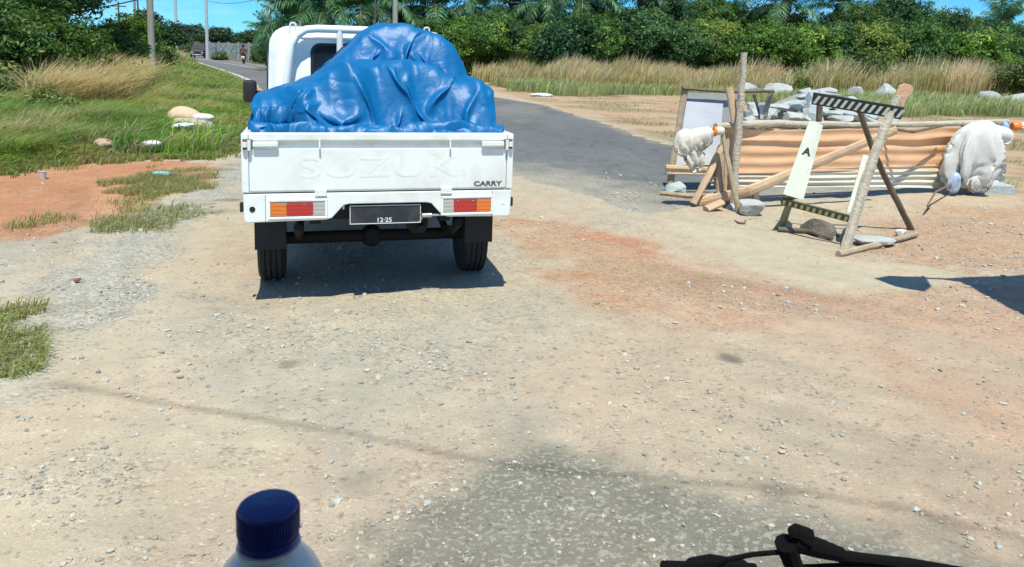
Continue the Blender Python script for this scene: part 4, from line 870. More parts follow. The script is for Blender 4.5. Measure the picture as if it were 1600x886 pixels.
# corrugated sheets: sine profile vertically, uneven along the length
def corr(name, px0, px1, ztop, zbot, waves, amp, mt, off, seed, skew=0, bend=.05):
    a = P(px0, 240, dl(px0)); b = P(px1, 240, dl(px1)); n_, m_ = 120, 90; u = np.linspace(0, 1, n_)[:, None]; v = np.linspace(0, 1, m_)[None]
    zt = ztop[0]+(ztop[1]-ztop[0])*u+(fbm(u*6, u*0, seed, 3)-.5)*.05; zb = zbot[0]+(zbot[1]-zbot[0])*u+(fbm(u*5+4, u*0, seed+1, 3)-.5)*.03
    z = zt+(zb-zt)*v; nrm = np.array((-(b-a).normalized().y, (b-a).normalized().x))*-1
    w_ = amp*np.cos(v*waves*2*np.pi)*(1-.5*vn(u*5+9, v*3, seed+2))+bend*(fbm(u*3, v*1.5+2, seed+3, 3)-.5)*2+off+skew*v+(.055*(1-sstep(.0, .07, v-.26-.12*(vn(u*9, u*0, 5)-.5)))*(.35+.65*vn(u*4+2, u*0, 6)) if 'upper' in name else 0)
    x = a.x+(b.x-a.x)*u+nrm[0]*w_*-1; y = a.y+(b.y-a.y)*u-abs(nrm[1])*w_
    V = np.stack([x+0*v-BO.x, y+0*v-BO.y, z+0*u], 2).reshape(-1, 3); i = (np.arange(n_-1)[:, None]*m_+np.arange(m_-1)[None]).ravel()
    o = link(name, fast_mesh(name, V, [np.stack([i, i+1, i+m_+1, i+m_], 1)], None, True), mt, BAR); s_ = o.modifiers.new('t', 'SOLIDIFY'); s_.thickness = .003; return o
zA = P(1130, 200, dl(1130)).z; zB = P(1560, 196, dl(1560)).z
z1a = P(1130, 273, dl(1130)).z; z1b = P(1560, 266, dl(1560)).z; z2a = P(1120, 292, dl(1120)).z; z2b = P(1575, 297, dl(1575)).z
corr('upper_sheet', 1128, 1545, (zA-.02, zB-.02), (z1a, z1b), 4.0, .010, M_sheet, -.07, 300, -.02, .05)
corr('lower_sheet', 1112, 1578, (z1a+.06, z1b+.07), (z2a, max(.02, z2b)), 4, .018, M_sheetc, -.10, 310, .0, .03)
# posts and braces
bb().tube(pth((1163, 82, 8.40), (1158, 150, 8.39), (1150, 240, 8.37), (1146, 330, 8.33)), [.034, .038, .042, .045], 9, .16, 8, seed=5).build('tall_post', M_woodg, BAR, True)
bb().tube(pth((1139, 137, 8.50), (1149, 192, 8.46)), [.034, .036], 8, .08, 3, flat=(.9, .6)).build('nailed_stub', M_woodp, BAR)
bb().tube(pth((1127, 199, 8.38), (1140, 262, 8.24), (1156, 340, 8.12)), [.024, .028, .030], 8, .14, 7, seed=8).build('front_prop', M_wood, BAR, True)
bb().tube(pth((1128, 228, 8.55), (1106, 275, 8.46), (1083, 318, 8.40)), [.036, .040, .040], 8, .08, 4, flat=(.9, .6)).build('side_prop', M_woodp, BAR)
bb().tube(pth((1126, 240, 8.5), (1124, 328, 8.38)), [.040, .042], 8, .08, 3, flat=(.8, .6)).build('short_post', M_wood, BAR)
bb().tube(pth((1137, 210, 8.56), (1137, 322, 8.45)), [.046, .042], 8, .1, 3, flat=(.9, .5)).build('back_post', M_woodp, BAR)
bb().tube(pth((1092, 316, 8.45), (1170, 298, 8.30), (1400, 203, 8.75)), [.040, .046, .036], 8, .04, 3, flat=(.45, .95)).build('diagonal_brace', M_woodp, BAR)
bb().tube(pth((1385, 200, 9.35), (1428, 206, 9.2), (1480, 195, 9.6)), [.018, .018, .014], 7, .2, 4, seed=2).build('cross_stick', M_woodd, BAR, True)
bb().tube(pth((1178, 296, 8.60), (1181, 318, 8.55)), [.045, .045], 6, .1, 2).build('spacer_block', M_woodd, BAR)
bb().tube(pth((1505, 192, 9.95), (1508, 300, 9.95)), [.03, .034], 8, .1, 4).build('end_post', M_wood, BAR)
bb().box(P(1500, 300, 9.85)+Vector((0, 0, -.06)), P(1575, 300, 9.95)+Vector((.02, .2, .10)), .01).build('foot_beam', M_concb, BAR)
# ---- easel sign seen from behind the rail
EO = P(1125, 283, 9.4); EO.z = 0
ES = empty('easel_board', EO, 0, 'tilted wooden easel holding a pale grey blank board, left of the corrugated barricade', 'easel')
def eb(): return MB(EO)
eb().tube(pth((1070, 138, 9.5), (1058, 215, 9.42), (1047, 288, 9.35)), .034, 8, .1, 5, flat=(.9, .6)).build('leg', M_wood, ES)
eb().tube(pth((1206, 141, 9.7), (1196, 172, 9.75), (1182, 262, 9.9)), .030, 8, .1, 5, flat=(.8, .6)).build('leg', M_wood, ES)
eb().tube(pth((1066, 138, 9.45), (1135, 143, 9.55), (1209, 142, 9.65)), .022, 8, .15, 5, flat=(.8, .6)).build('top_bar', M_woodd, ES)
eb().tube(pth((1040, 262, 9.28), (1120, 266, 9.3), (1180, 268, 9.5)), .034, 8, .08, 3, flat=(.6, .8)).build('bottom_bar', M_woodp, ES)
eb().tube(pth((1042, 271, 9.2), (1120, 273, 9.25)), .014, 6, .1, 2).build('edge_strip', M_woodp, ES)
eb().tube(pth((1178, 147, 9.75), (1190, 190, 9.80)), .018, 6, .1, 2).tube(pth((1206, 147, 9.72), (1190, 190, 9.80)), .018, 6, .1, 2).build('bracket', M_woodd, ES)
a, b_, c, d_ = P(1072, 146, 9.52), P(1200, 150, 9.75), P(1176, 262, 9.62), P(1054, 262, 9.36)
def panel(mb, q, t=.012):
    n_ = (q[1]-q[0]).cross(q[3]-q[0]).normalized()*t; vs = [mb.bm.verts.new(p-mb.o) for p in q]+[mb.bm.verts.new(p+n_-mb.o) for p in q]
    for f_ in ((0, 1, 2, 3), (7, 6, 5, 4), (0, 4, 5, 1), (1, 5, 6, 2), (2, 6, 7, 3), (3, 7, 4, 0)): mb.bm.faces.new([vs[k] for k in f_])
    bmesh.ops.recalc_face_normals(mb.bm, faces=mb.bm.faces); return mb
M_greyb = mat('grey_faded_board', (.34, .35, .34), .7, .15, 3, .1, dirt=(.22, .20, .18), da=.5)
M_pale = mat('pale_plastic_sheet', (.60, .63, .64), .55, .1, 2, .25, 8)
panel(eb(), [P(1070, 144, 9.55), P(1152, 147, 9.66), P(1142, 262, 9.52), P(1052, 262, 9.39)]).build('board', M_greyb, ES)
panel(eb(), [P(1073, 158, 9.50), P(1130, 162, 9.58), P(1122, 258, 9.46), P(1056, 258, 9.34)], .004).build('plastic_sheet', M_pale, ES)
panel(eb(), [P(1186, 160, 9.72), P(1200, 160, 9.74), P(1192, 186, 9.74), P(1188, 186, 9.73)], .004).build('plastic_sheet', M_pale, ES)
# ---- sacks: skins with slack relaxed round a soft core
def cloth_lump(name, c, r, seed, mt, label=None, cat=None, sh=1.22, sv=1.02, box=.8, tilt=0, parent=None, sub=5, core=.80, grav=.0006, its=60, smo=.006, fold=0):
    v, f = ico(sub); e = np.unique(np.sort(np.concatenate([f[:, [0, 1]], f[:, [1, 2]], f[:, [2, 0]]]), 1), axis=0)
    v = np.sign(v)*np.abs(v)**box; v *= (1+.25*(fbm(v[:, 0]*1.4+seed, v[:, 2]*1.4+v[:, 1], seed, 2)-.5))[:, None]
    if fold:
        th = np.arctan2(v[:, 1], v[:, 0]); fo = 1-2*np.abs(fbm(np.cos(th)*2.9+seed+v[:, 2]*.4, np.sin(th)*2.9+v[:, 2]*.35, seed+3, 2)-.5)*2; v *= (1+fold*(fo-.6)*np.clip(1.3-v[:, 2]**2, .2, 1))[:, None]
    r = np.array(r); b0 = v*r; d = b0[e[:, 1]]-b0[e[:, 0]]; l0 = np.linalg.norm(d, axis=1); vert = np.abs(d[:, 2])/l0
    rest = l0*(sh*(1-vert)+sv*vert); X = b0*1.02+(np.stack([fbm(v[:, 0]*4+i*5, v[:, 1]*4+v[:, 2], seed+i, 3) for i in range(3)], 1)-.5)*.05*r.mean()*7
    bl = l0.mean(); n = len(v); deg = np.bincount(e.ravel(), minlength=n).astype(float); rad0 = np.linalg.norm(v, axis=1); dirn = v/rad0[:, None]
    Xp = X.copy(); lim = rad0*core
    for it in range(its):
        ve = (X-Xp)*.9; Xp = X.copy(); X = X+ve; X[:, 2] -= grav
        for k in range(6):
            d = X[e[:, 1]]-X[e[:, 0]]; l = np.linalg.norm(d, axis=1)+1e-9; s_ = d*((l-rest)/l*.5)[:, None]
            D = np.stack([np.bincount(e[:, 0], s_[:, j], n)-np.bincount(e[:, 1], s_[:, j], n) for j in range(3)], 1)
            A_ = np.stack([np.bincount(e[:, 0], X[e[:, 1], j], n)+np.bincount(e[:, 1], X[e[:, 0], j], n) for j in range(3)], 1)/deg[:, None]
            X = X+D/deg[:, None]*1.6+(A_-X)*smo
            q = X/r; m = np.linalg.norm(q, axis=1); t = np.clip(m, lim, rad0*1.12)
            X = q*(t/np.maximum(m, 1e-6))[:, None]*r
    ca, sa = math.cos(tilt), math.sin(tilt); X = np.stack([X[:, 0]*ca+X[:, 2]*sa, X[:, 1], -X[:, 0]*sa+X[:, 2]*ca], 1)
    o = link(name, fast_mesh(name, X, [f], None, True), mt, parent, c)
    if label: tag(o, label, cat)
    return o
# ---- sacks: cinched cloth lumps
def lump(name, c, r, seed, mt, label, cat, pull=(), crease=.16, tilt=0, parent=None, sub=5, fold_dir=(9, 1.6), narrow=0, hang=0, box=1.0):
    v, f = ico(sub); v = np.sign(v)*np.abs(v)**box; n_ = v.copy(); g = 1+.35*(fbm(v[:, 0]*1.6+seed, v[:, 2]*1.6+v[:, 1], seed, 3)-.5)
    th = np.arctan2(v[:, 1], v[:, 0]); fold = 1-2*np.abs(fbm(np.cos(th)*fold_dir[0]*.35+seed+v[:, 2]*.5, np.sin(th)*fold_dir[0]*.35+v[:, 2]*fold_dir[1], seed+3, 2)-.5)*2
    g = g+crease*(fold-.55)*np.clip(1.25-v[:, 2]**2, .2, 1); v = v*g[:, None]; up = (v[:, 2]+1)/2
    if narrow: v[:, :2] *= (1-narrow*np.clip(up, 0, 1)**2)[:, None]
    if hang: v[:, 0] += hang*(up-.5)
    v *= np.array(r); ca, sa = math.cos(tilt), math.sin(tilt); v = np.stack([v[:, 0]*ca+v[:, 2]*sa, v[:, 1], -v[:, 0]*sa+v[:, 2]*ca], 1)
    o = link(name, fast_mesh(name, v, [f], None, True), mt, parent, c)
    if label: tag(o, label, cat)
    return o
k = 9.75/1200
SK = empty('white_sack', P(1523, 235, 9.66), 0, 'big bulging white woven sack slung over the right end of the barricade', 'sack')
o = cloth_lump('sack_body', (0, 0, 0), (.33, .17, .42), 4, M_sack, sh=1.16, sv=1.02, box=.72, tilt=.12, parent=SK, fold=.42, core=.9, smo=.02)
o = cloth_lump('sack_neck', (.30, 0, .22), (.19, .12, .12), 9, M_sack, sh=1.2, sv=1.3, tilt=.3, parent=SK, sub=4)
o = cloth_lump('sack_tail', (.06, -.02, -.36), (.15, .10, .13), 14, M_sack, sh=1.35, sv=1.15, parent=SK, sub=4)
cloth_lump('blue_rag', P(1570, 203, 9.85), (.055, .07, .14), 21, M_clothb, 'pale blue rag knotted between the white sack and the orange float', 'rag', sh=1.4, sv=1.2, tilt=-.2, sub=4)
OC = P(1587, 197, 9.9)
ob = empty('plastic_float', OC, 0, 'orange plastic float with ragged white end at the right tip of the barricade rail', 'float')
MB().lathe([(.0, -.05), (.045, -.05), (.062, -.02), (.064, .03), (.05, .055), (0, .06)], (0, 0, 0), 'x', 20).build('orange_body', M_orp, ob, True)
b = MB(); g_ = random.Random(4)
for i in range(9): a = i*.7; b.tube([(.05, math.cos(a)*.03, math.sin(a)*.03), (.14, math.cos(a)*.07, math.sin(a)*.07-.02), (.19+g_.random()*.05, math.cos(a)*.10, math.sin(a)*.09-.05)], [.016, .013, .004], 5)
b.build('ragged_end', M_sack, ob, True)
S2 = empty('cream_sack', P(1084, 222, 8.35), 0, 'small crumpled cream sack hanging off the left end of the barricade rail', 'sack')
cloth_lump('sack_body', (.03, 0, .05), (.22, .11, .12), 31, M_sacky, sh=1.25, sv=1.25, parent=S2, tilt=-.45, fold=.4, core=.85)
cloth_lump('sack_tail', (-.0, -.01, -.10), (.12, .05, .19), 37, M_sacky, sh=1.2, sv=1.0, parent=S2, tilt=-.25, sub=4, fold=.5)
cloth_lump('sack_lobe', (-.09, .0, .03), (.14, .09, .14), 33, M_sacky, sh=1.25, sv=1.2, parent=S2, sub=4, fold=.45)
MB().lathe([(0, -.05), (.045, -.045), (.05, .02), (.035, .05), (0, .055)], (.27, 0, .13), 'x', 14).build('tied_neck', M_sacky, S2, True)
MB().lathe([(.045, -.018), (.055, -.01), (.055, .01), (.045, .018)], (.225, 0, .125), 'x', 14).build('orange_tie', M_orp, S2, True)
cloth_lump('crumpled_bag', P(1491, 282, 9.55), (.085, .07, .14), 44, M_shiny, 'crumpled shiny blue and silver plastic bag hanging below the big white sack', 'plastic bag', sh=1.4, sv=1.3, tilt=.2, sub=4)
tag(MB(P(1452, 322, 8.45)).tube([G(1452, 326, .0), G(1452, 326, .09)+Vector((0, .05, .02)), P(1462, 300, 8.9), P(1486, 288, 9.5)], [.008, .010, .012, .012], 6, .1, 2).build('bent_wire', M_rust, None, True, ), 'bent metal rod sticking out of the ground in front of the corrugated sheet', 'metal rod')
bw = bpy.data.objects['bent_wire']; bw.location = P(1452, 322, 8.45)
# ---- wooden A-frame trestle with striped boards
TO = G(1325, 392); d1 = TO.y
TF = empty('striped_trestle', TO, 0, 'leaning wooden trestle with black and white striped bars and white painted side boards', 'trestle')
def tb(): return MB(TO)
dR, dL, dB = 6.78, 7.45, 7.55
tb().tube(pth((1404, 150, 7.0), (1386, 190, 6.98), (1350, 290, 6.85), (1318, 398, 6.72)), [.038, .042, .044, .046], 8, .12, 7, flat=(.75, .65), seed=11).build('leg', M_woodg, TF)
tb().tube(pth((1341, 168, 7.2), (1366, 240, 7.35), (1397, 305, 7.48), (1427, 364, 7.6)), [.026, .028, .030, .032], 9, .1, 6, seed=12).build('leg', M_woodd, TF, True)
tb().tube(pth((1238, 305, 7.28), (1228, 330, 7.36), (1218, 361, 7.48)), [.030, .034, .036], 8, .1, 4, flat=(.8, .6)).build('leg', M_woodgr, TF)
tb().tube(pth((1281, 152, 7.35), (1279, 190, 7.35)), .030, 8, .1, 2).build('stub_post', M_woodd, TF)
def striped(p, q, n_, wz, name, t=.018, lean=0, dk=M_blackp, lt=M_board):
    e = empty(name, (0, 0, 0)); e.parent = TF
    p, q = p-TO, q-TO; T = (q-p); Ln = T.length; T.normalize(); N_ = Vector((T.y, -T.x, 0)).normalized(); U = T.cross(N_).normalized()
    if U.z < 0: U = -U
    U = (U+N_*lean).normalized(); N_ = U.cross(T).normalized()
    if N_.y > 0: N_ = -N_
    def quadbox(a0, a1, u0, u1, n0, n1, sh=0):
        b = MB(); vs = []
        for (n__, ) in ((n0,), (n1,)):
            for (aa, uu) in ((a0, u0), (a1, u0), (a1, u1), (a0, u1)): vs.append(b.bm.verts.new(p+T*(aa+sh*(uu-u0))+U*uu+N_*n__))
        for f_ in ((3, 2, 1, 0), (4, 5, 6, 7), (0, 1, 5, 4), (1, 2, 6, 5), (2, 3, 7, 6), (3, 0, 4, 7)): b.bm.faces.new([vs[k] for k in f_])
        bmesh.ops.recalc_face_normals(b.bm, faces=b.bm.faces); return b
    quadbox(0, Ln, 0, wz, 0, t).build('bar', dk, e)
    st = Ln/n_
    b = MB(); allb = None
    bmm = bmesh.new()
    for i in range(n_):
        m0 = quadbox(i*st+st*.2, i*st+st*.66, wz*.12, wz*.80, t, t+.0015, .45); me_ = bpy.data.meshes.new('x'); m0.bm.to_mesh(me_); m0.bm.free(); bmm.from_mesh(me_); bpy.data.meshes.remove(me_)
    me_ = bpy.data.meshes.new('stripes'); bmm.to_mesh(me_); bmm.free(); link('stripes', me_, lt, e)
striped(P(1268, 162, 7.3), P(1408, 186, 6.95), 13, .115, 'top_bar', lean=.25)
striped(P(1222, 318, 7.34), P(1328, 346, 6.80), 11, .075, 'lower_bar', lean=.5, dk=mat('olive_paint', (.07, .08, .04), .7, .2), lt=mat('yellowed_paint', (.50, .48, .26), .7, .2))
def board(pa, pb, w0, w1, name, t=.02, yaw=.0):
    T = (pb-pa).normalized(); Sx = Vector((math.cos(yaw), math.sin(yaw), 0)); Sx = (Sx-T*Sx.dot(T)).normalized(); n_ = T.cross(Sx).normalized()
    if n_.y > 0: n_ = -n_
    q = [pa-Sx*w0/2, pa+Sx*w0/2, pb+Sx*w1/2, pb-Sx*w1/2]; b = tb(); vs = [b.bm.verts.new(p-TO) for p in q]+[b.bm.verts.new(p+n_*t-TO) for p in q]
    for f_ in ((0, 1, 2, 3), (7, 6, 5, 4), (0, 4, 5, 1), (1, 5, 6, 2), (2, 6, 7, 3), (3, 7, 4, 0)): b.bm.faces.new([vs[k] for k in f_])
    bmesh.ops.recalc_face_normals(b.bm, faces=b.bm.faces); return b.build(name, M_board, TF), T, Sx, n_
LBo, T_, Sx_, n_ = board(P(1275, 192, 7.33), P(1239, 308, 7.22), .13, .19, 'side_board', .02, -.25)
ctr = P(1261, 237, 7.25)-TO; ctr -= n_*((ctr-(P(1275, 192, 7.33)-TO)).dot(n_)); ctr += n_*.0225
M3 = Matrix((Sx_, -T_, Sx_.cross(-T_))).transposed(); tx = text('letter', 'A', .10, M_blackp, TF, ctr, ext=.001, sx=1.0, off=.004); tx.rotation_euler = M3.to_euler()
board(P(1352, 243, 6.98), P(1330, 334, 6.84), .045, .085, 'side_board', .02, -.2)

tb().tube([G(1310, 397, .03), G(1372, 382, .035), G(1432, 366, .035)], [.030, .030, .026], 8, .1, 5, seed=20).build('base_stick', M_wood, TF, True)
tb().tube([G(1216, 358, .03), G(1262, 361, .03), G(1300, 372, .03)], [.024, .022, .020], 8, .1, 4, seed=21).build('base_stick', M_woodd, TF, True)
# wooden paddle on top of the trestle
pq = P(1408, 152, 7.02); b = MB(pq)
outl = [(-.035, -.10), (.02, -.11), (.045, -.02), (.095, .05), (.10, .085), (.07, .115), (.02, .125), (-.03, .10), (-.055, .03)]
b.prism([(pq.x+x+.0, pq.z+z) for x, z in outl], pq.y-.015, pq.y+.02, .006); o = b.build('wooden_paddle', mat('sawn_wood_end', (.60, .37, .22), .85, .12, 6, .4, 30)); o.location = pq
tag(o, 'pale flared wooden paddle end standing on top of the striped trestle', 'wooden paddle')
# stones and wood scraps lying about
def rockobj(name, px, py, size, seed, mt, label, cat='stone', rz=0, z=0, group=None, sub=3, cuts=10):
    o = link(name, rock_mesh(name, size, seed, .25, True, sub, cuts), mt); g = G(px, py); o.location = (g.x, g.y, z+.01); o.rotation_euler = (0, 0, rz); return tag(o, label, cat, group)
rockobj('stone', 1057, 306, (.30, .24, .24), 2, M_concb, 'rounded pale blue grey stone at the foot of the easel')
rockobj('stone', 1168, 339, (.36, .24, .24), 5, M_concr, 'angular pale grey stone leaning on the props at the left foot of the barricade', rz=.3, cuts=14)
rockobj('stone', 1143, 330, (.14, .09, .12), 6, M_concb, 'small pale stone wedged between the props of the barricade')
rockobj('concrete_slab', 1362, 384, (.42, .24, .11), 8, M_concr, 'flat pale grey slab lying on the base sticks of the striped trestle', 'concrete slab', rz=.15)
rockobj('stone', 1407, 370, (.12, .09, .09), 12, mat('white_stone', (.62, .62, .56), .9, .1), 'small white stone at the back foot of the striped trestle')
rockobj('rubble_chunk', 1282, 366, (.42, .26, .20), 15, mat('dark_chunk', (.15, .13, .10), .95, .3, 9, .8), 'dark brown chunk of rubble lying under the striped trestle', 'rubble', rz=-.5, cuts=14)
def stick(name, pts, r, mt, label, seed=1, jit_=.12, flat=None):
    p0 = Vector(pts[0]); o = MB(p0).tube(pts, r, 8, jit_, 4, seed=seed, flat=flat).build(name, mt, None, True); o.location = p0; return tag(o, label, 'stick' if name == 'stick' else 'plank')
stick('stick', [G(1032, 302, .03), G(1075, 306, .04), G(1098, 305, .05)], [.028, .03, .022], M_wood, 'short thick grey stick lying beside the pale blue stone', 3)
stick('plank', [G(1103, 327, .05), G(1128, 316, .12)], [.05, .05], M_woodp, 'short pale plank offcut lying across the base of the barricade props', 4, .03, (.9, .5))
stick('plank', [G(1096, 312, .09), G(1120, 305, .14)], [.045, .04], M_woodp, 'sawn log end stacked behind the barricade props', 5, .1)
stick('stick', [G(1148, 345, .01), G(1154, 348, .02), G(1163, 349, .015), G(1165, 344, .02)], [.010, .011, .010, .008], M_woodd, 'thin curved twig on the ground in front of the barricade stone', 6)
# rubble pile
rub = [link('rubble_block', rock_mesh('rubble_block', s_, 60+i, .2, True, 3, 16), M_concb if i % 2 else M_concr) for i, s_ in enumerate([(.80, .6, .42), (.6, .5, .46), (.9, .6, .26), (.55, .45, .40), (.75, .6, .36)])]
g_ = random.Random(9); first = set(); n_rub = 0
prof_ = [(1150, 178), (1205, 172), (1228, 165), (1240, 146), (1270, 140), (1310, 140), (1330, 158), (1370, 176), (1400, 186)]
cands = []
for row, (py0, dd) in enumerate([(192, 18.0), (183, 18.4), (174, 18.8), (165, 19.2), (156, 19.5), (148, 19.8)]):
    for px_ in range(1150, 1400, 27):
        px2 = px_+g_.uniform(-9, 9)+row*6
        if py0 > np.interp(px2, [p[0] for p in prof_], [p[1] for p in prof_])-1: cands.append((px2, py0+g_.uniform(-2, 2), dd))
for i, (px_, py_, dd) in enumerate(cands):
    q = P(px_, py_, dd+g_.uniform(-.2, .2)); k = g_.randrange(5); o = rub[k]
    if k in first: o = o.copy(); COL.objects.link(o)
    first.add(k); o.location = (q.x, q.y, max(-.04, q.z+.03)); o.rotation_euler = (g_.uniform(-.35, .35), g_.uniform(-.3, .3), g_.uniform(0, 6.28)); s_ = g_.uniform(.6, 1.05); o.scale = (s_, s_, s_)
    tag(o, 'broken grey concrete block heaped in the rubble pile behind the barricade', 'concrete block', 'blocks of the rubble pile behind the barricade')
# heap core so that no block floats
v, f_ = ico(4); v = v*np.array((1.5, .7, .86)); v[:, 2] = np.maximum(v[:, 2], -.05); v += (np.stack([fbm(v[:, 0]*3+i*7, v[:, 1]*3+v[:, 2]*3, 400+i) for i in range(3)], 1)-.5)*.25
o = link('rubble_heap', fast_mesh('rubble_heap', v, [f_], None, False), mat('grey_grit', (.30, .30, .26), .95, .25, 6, .9, 20), None, (P(1283, 180, 19.3).x, 19.5, 0)); tag(o, kind='stuff')
for i, (px_, py_, dd, s_) in enumerate([(1383, 133, 33, (1.3, 1, 1.15)), (1417, 136, 33.5, (.8, .8, 1.1)), (1340, 138, 32.5, (.8, .7, .9)), (1552, 137, 31, (1.4, 1.2, 1.05)), (1592, 139, 31.5, (1.5, 1.2, 1.0)), (1215, 133, 34, (1.8, .8, .95)), (1165, 132, 33, (1.6, .7, .95))]):
    q = P(px_, py_, dd); o = link('rubble_heap', rock_mesh('rubble_heap', s_, 80+i, .5, True, 4, 16), M_concr); o.location = (q.x, q.y, 0)
    tag(o, ['large pale concrete lump in the grass right of the wooden paddle', 'pale concrete lump just right of the largest one in the grass', 'small pale lump left of the largest one in the grass', 'broad pale heap in the grass near the right edge, left one', 'broad pale heap in the grass at the very right edge', 'flat pale slab in the grass behind the rubble pile', 'low pale slab in the grass right of the tall barricade post'][i], 'concrete lump')
# ---------------------------------------------------------------- litter on the verge
cloth_lump('sand_sack', G(284, 207)+Vector((0, .2, .28)), (.36, .30, .24), 71, mat('tan_sandbag', (.60, .46, .29), .85, .12, 5, .4, 60, dirt=(.45, .33, .2), da=.4), 'burst tan sandbag lying in the green verge grass', 'sandbag', sh=1.25, sv=1.1, tilt=.25, sub=4)
lump('sand_heap', G(303, 212)+Vector((0.0, 0.05, .13)), (.40, .30, .18), 72, mat('spilled_sand', (.46, .39, .28), .95, .1, 6, .5), 'low mound of spilled grey sand beside the tan sandbag', 'sand mound', crease=.1, tilt=.2)
cloth_lump('plastic_bag', G(328, 205)+Vector((0, -.3, .30)), (.26, .16, .09), 73, M_clearpl, 'puffed translucent white plastic bag right of the tan sandbag', 'plastic bag', sh=1.15, sv=1.15, sub=4)
lump('plastic_scrap', G(297, 217)+Vector((0, -.3, .26)), (.20, .08, .05), 74, M_clearpl, 'flat white plastic scrap below the tan sandbag', 'plastic scrap', crease=.3, tilt=-.1)
lump('plastic_scrap', G(328, 216)+Vector((0, -.1, .12)), (.17, .04, .03), 75, M_sacky, 'thin pale strip of plastic on the grass below the puffed bag', 'plastic scrap', crease=.3, tilt=-.2)
cloth_lump('crumpled_paper', G(243, 243)+Vector((0, -.12, .20)), (.17, .12, .05), 76, M_clearpl, 'crumpled bright white plastic sheet in the verge above the orange soil', 'plastic sheet', sh=1.4, sv=1.4, sub=4)
lump('stone', G(168, 244)+Vector((0, -.12, .19)), (.15, .10, .085), 77, mat('brown_stone', (.42, .31, .22), .9, .15), 'light brown stone sitting in the grass left of the crumpled white sheet', 'stone', crease=.1)
lump('plastic_scrap', G(253, 275)+Vector((0, 0, .03)), (.12, .05, .03), 78, mat('light_blue_plastic', (.20, .52, .68), .4, .15), 'flattened light blue plastic scrap on the weedy gravel edge', 'plastic scrap', crease=.3)
lump('plastic_scrap', P(241, 148, 23.5), (.10, .06, .17), 79, M_clearpl, 'small white plastic scrap caught upright in the tall verge grass', 'plastic scrap', crease=.4)
lump('plastic_scrap', G(846, 151)+Vector((0, 0, .06)), (.42, .2, .08), 80, M_clearpl, 'white litter scrap at the sandy edge of the field right of the truck', 'plastic scrap', crease=.4)
cp = empty('plastic_cup', G(67, 281), 0, 'clear plastic cup standing on the orange soil at the left', 'cup')
MB().lathe([(.033, 0), (.046, .10), (.049, .102), (.044, .098), (.031, .004)], (0, 0, 0), 'z', 20).build('cup_wall', mat('hazy_clear_plastic', (.52, .56, .52), .3, .08), cp, True)
rockobj('stone', 122, 441, (.055, .04, .03), 90, mat('red_brown_stone', (.25, .13, .08), .9), 'small red brown stone in the grey gravel strip at the left')

# ---------------------------------------------------------------- poles and wires
M_cpole = mat('concrete_pole', (.34, .33, .28), .9, .12, 3, .2); M_steel = mat('galvanised_pole', (.50, .51, .50), .5, .1, 3, .05); M_wp = mat('dark_pole', (.10, .085, .07), .9, .2)
def pole(px_, d_, r, h, mt, label, arm=False, lean=0):
    q = P(px_, 80, d_); t = empty('utility_pole', (q.x, d_, 0), 0, label, 'utility pole')
    MB().tube([(0, 0, -.3), (lean*h, 0, h)], [r*1.25, r*.75], 12).build('shaft', mt, t, True)
    if arm: MB().box((lean*h-.9, -.05, h-.55), (lean*h+.9, .05, h-.43)).build('crossarm', M_wp, t); [MB().lathe([(.0, 0), (.05, .02), (.04, .12), (0, .15)], (lean*h+x, 0, h-.43), 'z', 8).build('insulator', M_steel, t) for x in (-.8, 0, .8)]
    return t
pole(237, 30, .115, 9, M_cpole, 'thick grey concrete utility pole rising from the bushes on the left verge')
pole(324, 92, .17, 12, M_steel, 'pale steel pole beside the left end of the concrete wall')
pole(276.5, 108, .19, 10, M_steel, 'thin pale pole left of the far dark car', True)
pole(421, 80, .15, 12, M_steel, 'slim pale pole just left of the pickup cab roof')
pole(586, 42, .055, 8, M_wp, 'thin dark pole behind the pickup, left one of the close pair')
pole(617, 40, .13, 8, M_cpole, 'grey concrete pole behind the pickup, right one of the close pair')
pole(213, 62, .10, 9, M_cpole, 'slim grey pole left of the thick concrete one', False)
pole(220, 60, .06, 9, M_wp, 'thin dark slanting pole close left of the thick concrete one', False, -.02)
pole(188, 90, .10, 6.3, M_wp, 'short distant pole with a crossarm above the verge bushes', True)
def wire(a, b_, sag, label):
    n_ = 20; pts = [a.lerp(b_, i/n_)-Vector((0, 0, sag*4*(i/n_)*(1-i/n_))) for i in range(n_+1)]; o = MB(a).tube(pts, .028, 4).build('overhead_wire', M_wp); o.location = a; tag(o, label, 'wire')
wire(P(100, 22, 40), P(237, -6, 30), .05, 'thin black wire slanting up to the thick concrete pole')
wire(P(324, 1, 92), P(421, -8, 80), .55, 'sagging black wire between the two pale steel poles')
